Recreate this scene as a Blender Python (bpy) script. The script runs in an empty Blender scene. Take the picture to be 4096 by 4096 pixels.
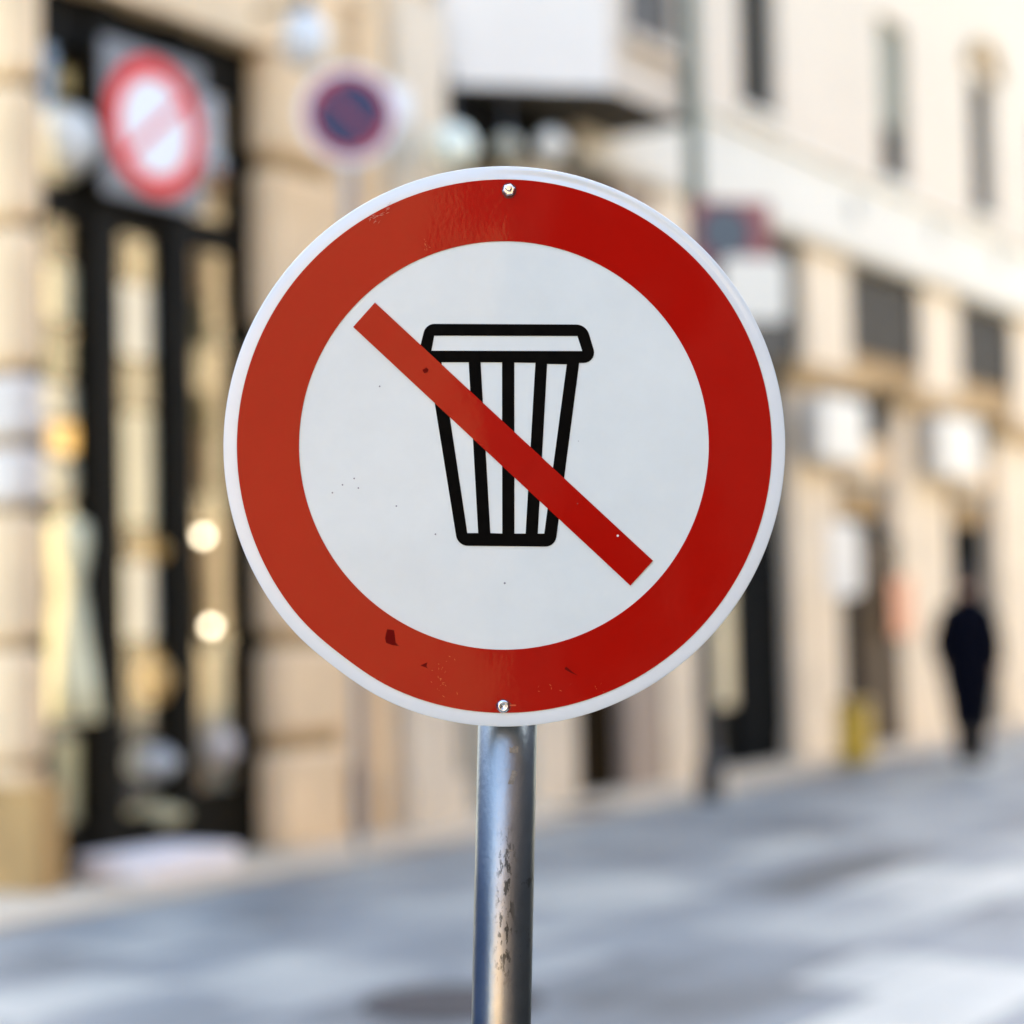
import bpy, bmesh, math, random
from mathutils import Vector, Matrix, Quaternion
random.seed(7)
PI = math.pi
R_ = math.radians
SC = bpy.context.scene
COL = SC.collection

# ------------------------------------------------------------------ camera
FPX, CAM_H, PITCH, ROLL = 2000.0, 1.54, R_(2.86), R_(1.2)
CAM = Vector((0, 0, CAM_H))
F = Vector((0, math.cos(PITCH), math.sin(PITCH)))
U0 = Vector((0, -math.sin(PITCH), math.cos(PITCH)))
R0 = Vector((1, 0, 0))
RT = R0 * math.cos(ROLL) - U0 * math.sin(ROLL)
UP = U0 * math.cos(ROLL) + R0 * math.sin(ROLL)
SIGN_Y = 2.13

def ray(px, py):
    return F + RT * ((px - 512) / FPX) + UP * ((512 - py) / FPX)

def ground_hit(px, py, z=0.0):
    r = ray(px, py)
    return CAM + r * ((z - CAM_H) / r.z)

def at_y(px, py, y):
    r = ray(px, py)
    return CAM + r * (y / r.y)

cam_d = bpy.data.cameras.new('camera')
cam = bpy.data.objects.new('camera', cam_d)
COL.objects.link(cam)
cam.matrix_world = Matrix(((RT.x, UP.x, -F.x, 0), (RT.y, UP.y, -F.y, 0), (RT.z, UP.z, -F.z, CAM_H), (0, 0, 0, 1)))
cam_d.sensor_width = 36
cam_d.lens = FPX / 1024 * 36
cam_d.clip_end = 2000
cam_d.dof.use_dof = True
cam_d.dof.focus_distance = SIGN_Y * math.cos(PITCH) + 0.008
cam_d.dof.aperture_fstop = 1.75
SC.camera = cam

# ------------------------------------------------------------------ facade frame: x along the street, y into the building, z up
P1 = ground_hit(69, 890)
P2 = ground_hit(1001, 725)
D = (P2 - P1).normalized()
N = Vector((D.y, -D.x, 0))            # outward, towards the street
FROT = math.atan2(D.y, D.x)
FM = Matrix.Translation(P1) @ Matrix.Rotation(FROT, 4, 'Z')

def fac(px, py, y=0.0):
    """pixel -> (u, z) on the vertical plane y metres behind the facade line"""
    r = ray(px, py)
    o = P1 - N * y
    t = (o - CAM).dot(N) / r.dot(N)
    p = CAM + r * t
    return (p - P1).dot(D), p.z

def U(px, py, y=0.0):
    return fac(px, py, y)[0]

def Zf(px, py, y=0.0):
    return fac(px, py, y)[1]

def rect(x0, y0, x1, y1, y=0.0):
    xm, ym = (x0 + x1) / 2, (y0 + y1) / 2
    return U(x0, ym, y), U(x1, ym, y), Zf(xm, y1, y), Zf(xm, y0, y)

def W(u, y, z=0.0):
    return FM @ Vector((u, y, z))

# ------------------------------------------------------------------ materials
MATS = {}
def mat(name, col, rough=0.7, var=0.0, scale=3.0, metal=0.0, coat=0.0, bump=0.0, bscale=40.0, col2=None, emit=0.0, coat_ior=1.5, coat_rough=0.03, spec=0.5):
    if name in MATS: return MATS[name]
    m = bpy.data.materials.new(name); m.use_nodes = True
    nt = m.node_tree; b = nt.nodes['Principled BSDF']
    b.inputs['Base Color'].default_value = (*col, 1)
    b.inputs['Roughness'].default_value = rough
    b.inputs['Metallic'].default_value = metal
    b.inputs['Specular IOR Level'].default_value = spec
    if coat:
        b.inputs['Coat Weight'].default_value = coat
        b.inputs['Coat Roughness'].default_value = coat_rough
        b.inputs['Coat IOR'].default_value = coat_ior
    if emit:
        b.inputs['Emission Color'].default_value = (*col, 1)
        b.inputs['Emission Strength'].default_value = emit
    tc = nt.nodes.new('ShaderNodeTexCoord')
    if var or col2:
        nz = nt.nodes.new('ShaderNodeTexNoise'); nz.inputs['Scale'].default_value = scale
        nz.inputs['Detail'].default_value = 6; nz.inputs['Roughness'].default_value = 0.6
        nt.links.new(tc.outputs['Object'], nz.inputs['Vector'])
        cr = nt.nodes.new('ShaderNodeValToRGB')
        c2 = col2 or tuple(c * (1 - var) for c in col)
        c1 = col if col2 else tuple(min(1, c * (1 + var * 0.5)) for c in col)
        cr.color_ramp.elements[0].position = 0.35; cr.color_ramp.elements[0].color = (*c2, 1)
        cr.color_ramp.elements[1].position = 0.65; cr.color_ramp.elements[1].color = (*c1, 1)
        nt.links.new(nz.outputs['Fac'], cr.inputs['Fac'])
        nt.links.new(cr.outputs['Color'], b.inputs['Base Color'])
    if bump:
        n2 = nt.nodes.new('ShaderNodeTexNoise'); n2.inputs['Scale'].default_value = bscale
        n2.inputs['Detail'].default_value = 5
        nt.links.new(tc.outputs['Object'], n2.inputs['Vector'])
        bp = nt.nodes.new('ShaderNodeBump'); bp.inputs['Strength'].default_value = bump; bp.inputs['Distance'].default_value = 0.02
        nt.links.new(n2.outputs['Fac'], bp.inputs['Height'])
        nt.links.new(bp.outputs['Normal'], b.inputs['Normal'])
    MATS[name] = m
    return m

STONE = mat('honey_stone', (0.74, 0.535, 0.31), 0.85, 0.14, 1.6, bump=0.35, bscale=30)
STONE_G = mat('ochre_stone', (0.46, 0.28, 0.10), 0.85, 0.2, 2.0, bump=0.35, bscale=30)
STONE_P = mat('pale_marble', (0.62, 0.545, 0.455), 0.6, 0.1, 2.0, bump=0.1, bscale=30)
CREAM = mat('cream_plaster', (0.55, 0.465, 0.36), 0.9, 0.06, 0.8, bump=0.15, bscale=60)
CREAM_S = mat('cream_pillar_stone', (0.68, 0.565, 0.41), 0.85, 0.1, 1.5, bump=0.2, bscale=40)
FASCIA = mat('white_fascia_stone', (0.60, 0.56, 0.47), 0.8, 0.05, 1.2, bump=0.1, bscale=40)
GREYPL = mat('grey_white_plaster', (0.76, 0.68, 0.57), 0.9, 0.05, 0.7, bump=0.12, bscale=60)
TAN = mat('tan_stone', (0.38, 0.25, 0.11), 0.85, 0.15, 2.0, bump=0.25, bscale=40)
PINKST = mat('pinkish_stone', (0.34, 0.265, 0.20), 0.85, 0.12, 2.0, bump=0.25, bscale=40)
BRONZE = mat('dark_bronze_frame', (0.005, 0.004, 0.002), 0.6, 0.3, 4.0, spec=0.08)
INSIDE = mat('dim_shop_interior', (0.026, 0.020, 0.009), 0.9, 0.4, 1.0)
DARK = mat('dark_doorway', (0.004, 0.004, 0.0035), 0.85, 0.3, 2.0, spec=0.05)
BROWN = mat('brown_wood', (0.055, 0.030, 0.010), 0.6, 0.35, 5.0, bump=0.1)
SHUT = mat('grey_green_shutter', (0.17, 0.17, 0.12), 0.7, 0.2, 6.0)
IRON = mat('rusty_iron_bars', (0.02, 0.014, 0.006), 0.6, 0.3, 8.0)
GOLDB = mat('gilt_iron_backing', (0.065, 0.038, 0.007), 0.6, 0.5, 3.0)
OCHRE = mat('ochre_render_wall', (0.48, 0.31, 0.14), 0.9, 0.08, 0.5)
OPPW = mat('opposite_wall_plaster', (0.14, 0.11, 0.08), 0.9, 0.1, 0.5)
SIGNW = mat('white_sign_paint', (0.70, 0.70, 0.68), 0.4)
SIGNR = mat('red_sign_paint', (0.38, 0.012, 0.02), 0.4)
SIGNB = mat('deep_blue_sign_paint', (0.003, 0.002, 0.04), 0.4)
GREYB = mat('grey_blue_sign_paint', (0.085, 0.10, 0.105), 0.5)
GALV = mat('galvanised_grey', (0.35, 0.36, 0.36), 0.45, 0.2, 10, metal=0.6)
GREENP = mat('grey_green_painted_metal', (0.10, 0.12, 0.08), 0.5, 0.15, 4)
BLACKP = mat('black_painted_metal', (0.02, 0.02, 0.02), 0.45)
YELLOW = mat('yellow_plastic', (0.55, 0.34, 0.02), 0.5)
WHITEM = mat('white_lamp_glass', (0.62, 0.62, 0.58), 0.35)

def glass_mat():
    m = bpy.data.materials.new('window_glass'); m.use_nodes = True
    nt = m.node_tree; nt.nodes.clear()
    o = nt.nodes.new('ShaderNodeOutputMaterial'); mx = nt.nodes.new('ShaderNodeMixShader')
    t = nt.nodes.new('ShaderNodeBsdfTransparent'); t.inputs['Color'].default_value = (0.94, 0.96, 0.93, 1)
    g = nt.nodes.new('ShaderNodeBsdfGlossy'); g.inputs['Roughness'].default_value = 0.02
    lw = nt.nodes.new('ShaderNodeLayerWeight'); lw.inputs['Blend'].default_value = 0.5
    pw = nt.nodes.new('ShaderNodeMath'); pw.operation = 'POWER'; pw.inputs[1].default_value = 5.0
    ma = nt.nodes.new('ShaderNodeMath'); ma.operation = 'MULTIPLY_ADD'; ma.inputs[1].default_value = 0.92; ma.inputs[2].default_value = 0.15
    nt.links.new(lw.outputs['Facing'], pw.inputs[0]); nt.links.new(pw.outputs[0], ma.inputs[0])
    nt.links.new(ma.outputs[0], mx.inputs[0]); nt.links.new(t.outputs[0], mx.inputs[1]); nt.links.new(g.outputs[0], mx.inputs[2])
    nt.links.new(mx.outputs[0], o.inputs[0])
    return m
GLASS = glass_mat()

# ------------------------------------------------------------------ mesh helpers
class MB:
    def __init__(self): self.v = []; self.f = []
    def quad(self, a, b, c, d):
        n = len(self.v); self.v += [a, b, c, d]; self.f.append((n, n + 1, n + 2, n + 3)); return self
    def box(self, x0, x1, y0, y1, z0, z1):
        n = len(self.v)
        self.v += [(x0, y0, z0), (x1, y0, z0), (x1, y1, z0), (x0, y1, z0), (x0, y0, z1), (x1, y0, z1), (x1, y1, z1), (x0, y1, z1)]
        self.f += [tuple(n + i for i in q) for q in ((0, 3, 2, 1), (4, 5, 6, 7), (0, 1, 5, 4), (1, 2, 6, 5), (2, 3, 7, 6), (3, 0, 4, 7))]
        return self
    def bbox(self, x0, x1, y0, y1, z0, z1, b):
        """box with its vertical and horizontal front edges rounded (three stacked octagonal rings)"""
        def ring(ins, z):
            i = ins
            return [(x0 + b + i, y0 + i, z), (x1 - b - i, y0 + i, z), (x1 - i, y0 + b + i, z), (x1 - i, y1, z), (x0 + i, y1, z), (x0 + i, y0 + b + i, z)]
        zs = [(b, z0), (b * 0.3, z0 + b * 0.3), (0, z0 + b), (0, z1 - b), (b * 0.3, z1 - b * 0.3), (b, z1)]
        n = len(self.v)
        for ins, z in zs: self.v += ring(ins, z)
        for k in range(len(zs) - 1):
            for j in range(6):
                a = n + k * 6 + j; c = n + k * 6 + (j + 1) % 6
                self.f.append((a, c, c + 6, a + 6))
        self.f.append(tuple(n + j for j in reversed(range(6))))
        self.f.append(tuple(n + (len(zs) - 1) * 6 + j for j in range(6)))
        return self
    def lathe(self, prof, seg=24, cx=0, cy=0, cz=0):
        """prof: list of (radius, z)"""
        n = len(self.v)
        for r, z in prof:
            for k in range(seg):
                a = 2 * PI * k / seg
                self.v.append((cx + r * math.cos(a), cy + r * math.sin(a), cz + z))
        for i in range(len(prof) - 1):
            for k in range(seg):
                a = n + i * seg + k; b = n + i * seg + (k + 1) % seg
                self.f.append((a, b, b + seg, a + seg))
        self.f.append(tuple(n + k for k in reversed(range(seg))))
        self.f.append(tuple(n + (len(prof) - 1) * seg + k for k in range(seg)))
        return self
    def disc(self, r, y0, y1, seg=48, cx=0, cz=0, ri=0.0, sz=1.0):
        """flat round plate (or ring) facing -y, from y0 (front) to y1 (back)"""
        n = len(self.v)
        rings = [(r, y0), (r, y1)] if ri == 0 else [(ri, y1), (ri, y0), (r, y0), (r, y1)]
        for rr, y in rings:
            for k in range(seg):
                a = 2 * PI * k / seg
                self.v.append((cx + rr * math.cos(a), y, cz + rr * sz * math.sin(a)))
        m = len(rings)
        for i in range(m - 1 if ri == 0 else m):
            for k in range(seg):
                a = n + i * seg + k; b = n + i * seg + (k + 1) % seg
                j = ((i + 1) % m - i) * seg
                self.f.append((a, b, b + j, a + j))
        if ri == 0:
            self.f.append(tuple(n + k for k in range(seg)))
            self.f.append(tuple(n + seg + k for k in reversed(range(seg))))
        return self
    def poly(self, pts, y0, y1):
        """convex outline in (x, z) as a slab from y0 to y1"""
        n = len(self.v); m = len(pts)
        self.v += [(x, y0, z) for x, z in pts] + [(x, y1, z) for x, z in pts]
        self.f.append(tuple(range(n, n + m))); self.f.append(tuple(range(n + 2 * m - 1, n + m - 1, -1)))
        for k in range(m):
            self.f.append((n + k, n + m + k, n + m + (k + 1) % m, n + (k + 1) % m))
        return self
    def build(self, name, m, parent=None, smooth=False):
        me = bpy.data.meshes.new(name); me.from_pydata(self.v, [], self.f); me.update()
        bm = bmesh.new(); bm.from_mesh(me); bmesh.ops.recalc_face_normals(bm, faces=bm.faces); bm.to_mesh(me); bm.free()
        if smooth:
            for p in me.polygons: p.use_smooth = True
        me.materials.append(m)
        o = bpy.data.objects.new(name, me); COL.objects.link(o)
        if parent is not None: o.parent = parent
        return o

def tag(o, label=None, cat=None, group=None, kind=None):
    if label: o['label'] = label
    if cat: o['category'] = cat
    if group: o['group'] = group
    if kind: o['kind'] = kind
    return o

def thing(name, label, cat, loc, rz=0.0, group=None):
    o = bpy.data.objects.new(name, None); COL.objects.link(o)
    o.location = loc; o.rotation_euler = (0, 0, rz)
    return tag(o, label, cat, group)

def fthing(name, label, cat, u, y, z, group=None):
    return thing(name, label, cat, W(u, y, z), FROT, group)

def rounded(w, h, r, n=6):
    pts = []
    for cx, cz, a0 in ((w / 2 - r, h / 2 - r, 0), (-w / 2 + r, h / 2 - r, 90), (-w / 2 + r, -h / 2 + r, 180), (w / 2 - r, -h / 2 + r, 270)):
        for k in range(n + 1):
            a = R_(a0 + 90 * k / n); pts.append((cx + r * math.cos(a), cz + r * math.sin(a)))
    return pts

# ------------------------------------------------------------------ the sign in focus
K = 0.6 / 2253.6                       # metres per pixel of the full-size photograph at the sign
CX, CZ = 2017.3, 1777.7
def S(x, y): return ((x - CX) * K, (CZ - y) * K)
def S19(x, y): return S(x * 2.12008, y * 2.12008)
def SZ(zx, zy): return S(1350 + zx / 1.38, 1150 + zy / 1.38)

def sign_paint(name, col, ior, coat=0.4):
    m = bpy.data.materials.new(name); m.use_nodes = True
    nt = m.node_tree; b = nt.nodes['Principled BSDF']
    b.inputs['Roughness'].default_value = 0.5
    b.inputs['Coat Weight'].default_value = coat
    b.inputs['Specular IOR Level'].default_value = 0.03
    b.inputs['Coat Roughness'].default_value = 0.035
    b.inputs['Coat IOR'].default_value = ior
    tc = nt.nodes.new('ShaderNodeTexCoord')
    nz = nt.nodes.new('ShaderNodeTexNoise'); nz.inputs['Scale'].default_value = 9; nz.inputs['Detail'].default_value = 8; nz.inputs['Roughness'].default_value = 0.65
    nt.links.new(tc.outputs['Object'], nz.inputs['Vector'])
    cr = nt.nodes.new('ShaderNodeValToRGB')
    cr.color_ramp.elements[0].position = 0.3; cr.color_ramp.elements[0].color = (*[c * 0.93 for c in col], 1)
    cr.color_ramp.elements[1].position = 0.7; cr.color_ramp.elements[1].color = (*col, 1)
    nt.links.new(nz.outputs['Fac'], cr.inputs['Fac'])
    out = cr.outputs['Color']
    # specks of grime
    vo = nt.nodes.new('ShaderNodeTexVoronoi'); vo.inputs['Scale'].default_value = 42
    nt.links.new(tc.outputs['Object'], vo.inputs['Vector'])
    sep = nt.nodes.new('ShaderNodeSeparateColor'); nt.links.new(vo.outputs['Color'], sep.inputs[0])
    rad = nt.nodes.new('ShaderNodeMapRange'); rad.inputs['From Min'].default_value = 0.86; rad.inputs['From Max'].default_value = 1.0
    rad.inputs['To Min'].default_value = 0.0; rad.inputs['To Max'].default_value = 0.07
    nt.links.new(sep.outputs[0], rad.inputs['Value'])
    lt = nt.nodes.new('ShaderNodeMath'); lt.operation = 'LESS_THAN'
    nt.links.new(vo.outputs['Distance'], lt.inputs[0]); nt.links.new(rad.outputs[0], lt.inputs[1])
    mu = nt.nodes.new('ShaderNodeMath'); mu.operation = 'MULTIPLY'; mu.inputs[1].default_value = 0.45
    nt.links.new(lt.outputs[0], mu.inputs[0])
    mix = nt.nodes.new('ShaderNodeMix'); mix.data_type = 'RGBA'
    nt.links.new(mu.outputs[0], mix.inputs[0]); nt.links.new(out, mix.inputs[6]); mix.inputs[7].default_value = (0.12, 0.11, 0.10, 1)
    nt.links.new(mix.outputs[2], b.inputs['Base Color'])
    # the coat: gently buckled sheet plus a fine orange peel
    n1 = nt.nodes.new('ShaderNodeTexNoise'); n1.inputs['Scale'].default_value = 3.2; n1.inputs['Detail'].default_value = 2.5
    n2 = nt.nodes.new('ShaderNodeTexNoise'); n2.inputs['Scale'].default_value = 210; n2.inputs['Detail'].default_value = 3
    for n in (n1, n2): nt.links.new(tc.outputs['Object'], n.inputs['Vector'])
    b1 = nt.nodes.new('ShaderNodeBump'); b1.inputs['Strength'].default_value = 1.0; b1.inputs['Distance'].default_value = 0.007
    b2 = nt.nodes.new('ShaderNodeBump'); b2.inputs['Strength'].default_value = 1.0; b2.inputs['Distance'].default_value = 0.00007
    nt.links.new(n1.outputs['Fac'], b1.inputs['Height']); nt.links.new(n2.outputs['Fac'], b2.inputs['Height'])
    nt.links.new(b1.outputs['Normal'], b2.inputs['Normal'])
    nt.links.new(b2.outputs['Normal'], b.inputs['Coat Normal'])
    return m

PW = sign_paint('white_reflective_sheet', (0.775, 0.85, 0.79), 1.4)
PR = sign_paint('red_reflective_sheet', (0.42, 0.003, 0.0001), 1.36, 0.42)
PK = mat('black_printed_ink', (0.004, 0.0035, 0.0025), 0.8, 0.3, 60, spec=0.03)
PRIM = mat('white_rim_paint', (0.76, 0.83, 0.81), 0.35, 0.03, 12, coat=0.4)
ZINC = mat('zinc_bolt', (0.75, 0.78, 0.80), 0.22, 0.2, 200, metal=1.0)

def post_metal():
    m = bpy.data.materials.new('galvanised_post'); m.use_nodes = True
    nt = m.node_tree; b = nt.nodes['Principled BSDF']
    b.inputs['Metallic'].default_value = 1.0
    b.inputs['Specular Tint'].default_value = (0.25, 0.25, 0.25, 1)
    tc = nt.nodes.new('ShaderNodeTexCoord')
    def noise(scale, detail, mp=None):
        n = nt.nodes.new('ShaderNodeTexNoise'); n.inputs['Scale'].default_value = scale; n.inputs['Detail'].default_value = detail
        n.inputs['Roughness'].default_value = 0.65
        if mp:
            q = nt.nodes.new('ShaderNodeMapping'); q.inputs['Scale'].default_value = mp[0]; q.inputs['Rotation'].default_value = mp[1]
            nt.links.new(tc.outputs['Object'], q.inputs['Vector']); nt.links.new(q.outputs[0], n.inputs['Vector'])
        else: nt.links.new(tc.outputs['Object'], n.inputs['Vector'])
        return n
    def ramp(src, p0, c0, p1, c1):
        r = nt.nodes.new('ShaderNodeValToRGB'); r.color_ramp.elements[0].position = p0; r.color_ramp.elements[1].position = p1
        r.color_ramp.elements[0].color = (*c0, 1); r.color_ramp.elements[1].color = (*c1, 1)
        nt.links.new(src, r.inputs['Fac']); return r.outputs['Color']
    base = ramp(noise(14, 6).outputs['Fac'], 0.3, (0.27, 0.285, 0.28), 0.7, (0.36, 0.375, 0.365))
    # scuffed stretch: a band of scratches at hand height on the camera side
    sx = nt.nodes.new('ShaderNodeSeparateXYZ'); nt.links.new(tc.outputs['Object'], sx.inputs[0])
    def win(sock, lo, hi, soft):
        a = nt.nodes.new('ShaderNodeMapRange'); a.interpolation_type = 'SMOOTHSTEP'
        a.inputs['From Min'].default_value = lo - soft; a.inputs['From Max'].default_value = lo + soft
        c = nt.nodes.new('ShaderNodeMapRange'); c.interpolation_type = 'SMOOTHSTEP'
        c.inputs['From Min'].default_value = hi + soft; c.inputs['From Max'].default_value = hi - soft
        nt.links.new(sock, a.inputs[0]); nt.links.new(sock, c.inputs[0])
        mm = nt.nodes.new('ShaderNodeMath'); mm.operation = 'MULTIPLY'
        nt.links.new(a.outputs[0], mm.inputs[0]); nt.links.new(c.outputs[0], mm.inputs[1]); return mm.outputs[0]
    def mul(a, c):
        mm = nt.nodes.new('ShaderNodeMath'); mm.operation = 'MULTIPLY'
        nt.links.new(a, mm.inputs[0])
        if isinstance(c, float): mm.inputs[1].default_value = c
        else: nt.links.new(c, mm.inputs[1])
        return mm.outputs[0]
    area = mul(win(sx.outputs['Z'], 1.155, 1.30, 0.025), win(sx.outputs['X'], -0.007, 0.010, 0.006))
    scr = ramp(noise(190, 6, ((1.0, 1.0, 0.38), (0, 0.7, 0))).outputs['Fac'], 0.51, (0, 0, 0), 0.57, (1, 1, 1))
    g = nt.nodes.new('ShaderNodeSeparateColor'); nt.links.new(scr, g.inputs[0])
    k = mul(area, g.outputs[0])
    mix = nt.nodes.new('ShaderNodeMix'); mix.data_type = 'RGBA'
    nt.links.new(mul(k, 0.85), mix.inputs[0]); nt.links.new(base, mix.inputs[6]); mix.inputs[7].default_value = (0.035, 0.04, 0.036, 1)
    # grime blotches higher up
    bl = ramp(noise(38, 4).outputs['Fac'], 0.62, (0, 0, 0), 0.70, (1, 1, 1))
    g2 = nt.nodes.new('ShaderNodeSeparateColor'); nt.links.new(bl, g2.inputs[0])
    mx2 = nt.nodes.new('ShaderNodeMix'); mx2.data_type = 'RGBA'
    nt.links.new(mul(mul(g2.outputs[0], win(sx.outputs['X'], 0.004, 0.05, 0.01)), 0.5), mx2.inputs[0])
    nt.links.new(mix.outputs[2], mx2.inputs[6]); mx2.inputs[7].default_value = (0.10, 0.09, 0.06, 1)
    nt.links.new(mx2.outputs[2], b.inputs['Base Color'])
    rr = nt.nodes.new('ShaderNodeMapRange'); rr.inputs['To Min'].default_value = 0.31; rr.inputs['To Max'].default_value = 0.41
    nt.links.new(noise(60, 5).outputs['Fac'], rr.inputs[0]); nt.links.new(rr.outputs[0], b.inputs['Roughness'])
    bp = nt.nodes.new('ShaderNodeBump'); bp.inputs['Strength'].default_value = 0.6; bp.inputs['Distance'].default_value = 0.0006
    nt.links.new(noise(170, 5).outputs['Fac'], bp.inputs['Height']); nt.links.new(bp.outputs['Normal'], b.inputs['Normal'])
    return m
POSTM = post_metal()

post_r = 0.0322
POST_Y = SIGN_Y + 0.052
a = at_y(507.4, 725.6, POST_Y); c = at_y(501.2, 1024, POST_Y)
pdir = (a - c).normalized()
base = c + pdir * ((0 - c.z) / pdir.z)
sgn = thing('no_litter_sign', 'round red-rimmed sign with crossed-out bin symbol on grey metal post', 'road sign', base)
sgn.rotation_euler = (0, math.atan2(pdir.x, pdir.z), 0)
inv = (Matrix.Translation(base) @ Matrix.Rotation(math.atan2(pdir.x, pdir.z), 4, 'Y')).inverted()
centre = inv @ at_y(504.3, 444.4, SIGN_Y)
top_z = centre.z + 0.285
mb = MB(); mb.lathe([(post_r, 0.0), (post_r, top_z)], 64)
mb.build('post', POSTM, sgn, True)
RESID = mat('pale_sticker_residue', (0.30, 0.28, 0.23), 0.7, 0.3, 300)
def pole_patch(cx, cy, w, h, slant=0.0):
    p_ = inv @ at_y(cx / 4, cy / 4, POST_Y); pw = 118.0
    axis = 2029 - (cy - 2990) * 0.0195
    mb = MB(); n = 6
    rr_ = post_r + 0.0003; hz_ = h * K
    for j in range(n + 1):
        t_ = j / n - 0.5
        for sgn_ in (-1, 1):
            a_ = math.asin(max(-0.99, min(0.99, (cx - axis + w * t_ + slant * sgn_) / pw)))
            jag = 0.25 * hz_ * math.sin(j * 2.3 + cy)
            mb.v.append((rr_ * math.sin(a_), -rr_ * math.cos(a_), p_.z + sgn_ * hz_ / 2 + jag * (0.5 + 0.5 * sgn_)))
    for j in range(n): mb.f.append((2 * j, 2 * j + 2, 2 * j + 3, 2 * j + 1))
    mb.build('sticker_residue', RESID, sgn)
pole_patch(2056, 2992, 34, 22); pole_patch(2050, 3102, 22, 50, 6); pole_patch(2060, 3085, 22, 18, 2)
pole_patch(2045, 3388, 14, 7)
# everything on the plate hangs in the plate's own frame (straightened by its two bolts)
plate_rot = Matrix.Rotation(-math.atan2(pdir.x, pdir.z) + ROLL + R_(0.15), 4, 'Y')
PF = Matrix.Translation(centre) @ plate_rot

def sheet_from_outlines(outlines, y0, th):
    """flat sheet with holes: outlines in plate (x, z); faces -y"""
    cu = bpy.data.curves.new('outline', 'CURVE'); cu.dimensions = '2D'; cu.fill_mode = 'BOTH'; cu.extrude = th / 2
    for pts in outlines:
        sp = cu.splines.new('POLY'); sp.points.add(len(pts) - 1); sp.use_cyclic_u = True
        for p, (x, z) in zip(sp.points, pts): p.co = (x, z, 0, 1)
    o = bpy.data.objects.new('outline', cu); COL.objects.link(o)
    dg = bpy.context.evaluated_depsgraph_get()
    me = bpy.data.meshes.new_from_object(o.evaluated_get(dg))
    bpy.data.objects.remove(o); bpy.data.curves.remove(cu)
    me.transform(Matrix.Translation((0, y0, 0)) @ Matrix.Rotation(R_(90), 4, 'X'))
    me.materials.clear()
    return me

def on_plate(me, name, m, parent, smooth=False):
    me.transform(PF)
    me.name = name; me.materials.append(m)
    if smooth:
        for p in me.polygons: p.use_smooth = True
    o = bpy.data.objects.new(name, me); COL.objects.link(o); o.parent = parent
    return o

def mb_mesh(mb):
    me = bpy.data.meshes.new('m'); me.from_pydata(mb.v, [], mb.f); me.update()
    bm = bmesh.new(); bm.from_mesh(me); bmesh.ops.recalc_face_normals(bm, faces=bm.faces); bm.to_mesh(me); bm.free()
    return me

# plate: radial grid, flat field, then a pressed flange rolled backwards; the flange is creased over the upper right
NS = 288
RO = 0.2990
def creased(t):                        # t: clockwise angle from the top, degrees
    t = (t + 180) % 360 - 180
    return max(0.0, min(1.0, (t + 4) / 16)) * max(0.0, min(1.0, (78 - t) / 45))
mb = MB()
prof = [(0.0001, 0), (0.1, 0), (0.2, 0), (0.27, 0), (0.2855, 0), (0.287, 0.0), (0.289, 0), (0.2905, 0), (0.292, 0), (0.2935, 0), (0.295, 0), (0.2965, 0), (0.298, 0), (0.2992, 0), (0.3000, 0.0), (0.3003, 0.0015), (0.3003, 0.017), (0.298, 0.019), (0.296, 0.017), (0.296, 0.003), (0.1, 0.0025), (0.0001, 0.0025)]
nback = 15
for i, (r, y) in enumerate(prof):
    for k in range(NS):
        an = 2 * PI * k / NS
        t = 90 - math.degrees(an)
        yy, rr = y, r
        if 0.286 < r and i < nback:
            f = min(1.0, (r - 0.2865) / 0.0135)
            yy += 0.0012 * f * f                                     # flange leans back a little everywhere
            cr_ = creased(t)
            if cr_ > 0:
                g = max(0.0, 1 - abs(r - 0.2965) / 0.0040)           # folded ridge with a hollow inside it
                h = max(0.0, 1 - abs(r - 0.2915) / 0.0050)
                yy += cr_ * (-0.0005 * g + 0.0020 * h)
        # small dent bottom left: the flange is knocked inwards
        dt = (((t - 217) + 180) % 360 - 180)
        if r > 0.27: rr = r - 0.0022 * math.exp(-(dt / 9) ** 2) * min(1, (r - 0.27) / 0.02)
        mb.v.append((rr * math.cos(an), yy, rr * math.sin(an)))
for i in range(len(prof) - 1):
    for k in range(NS):
        q = i * NS + k; w_ = i * NS + (k + 1) % NS
        mb.f.append((q, w_, w_ + NS, q + NS))
mb.f.append(tuple(range(NS)))
plate = on_plate(mb_mesh(mb), 'sign_plate', PW, sgn, True)
plate.data.materials.append(PRIM)
for p in plate.data.polygons:
    c0 = (PF.inverted() @ p.center)
    if math.hypot(c0.x, c0.z) > 0.2868 or c0.y > 0.002: p.material_index = 1

def circle(r, x=0, z=0, n=200): return [(x + r * math.cos(2 * PI * k / n), z + r * math.sin(2 * PI * k / n)) for k in range(n)]
kk = K * 2.12008
ro = []
for k in range(360):
    an = 2 * PI * k / 360; t = 90 - math.degrees(an)
    dt = (((t - 217) + 180) % 360 - 180)
    rr = 506 * kk - 0.0022 * math.exp(-(dt / 9) ** 2)
    ro.append((rr * math.cos(an), rr * math.sin(an)))
ox, oz = S19(950.7, 838.6)
me = sheet_from_outlines([ro, circle(387.6 * kk, ox, oz, 300)], -0.0005, 0.0006)
on_plate(me, 'red_border', PR, plate)

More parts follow.
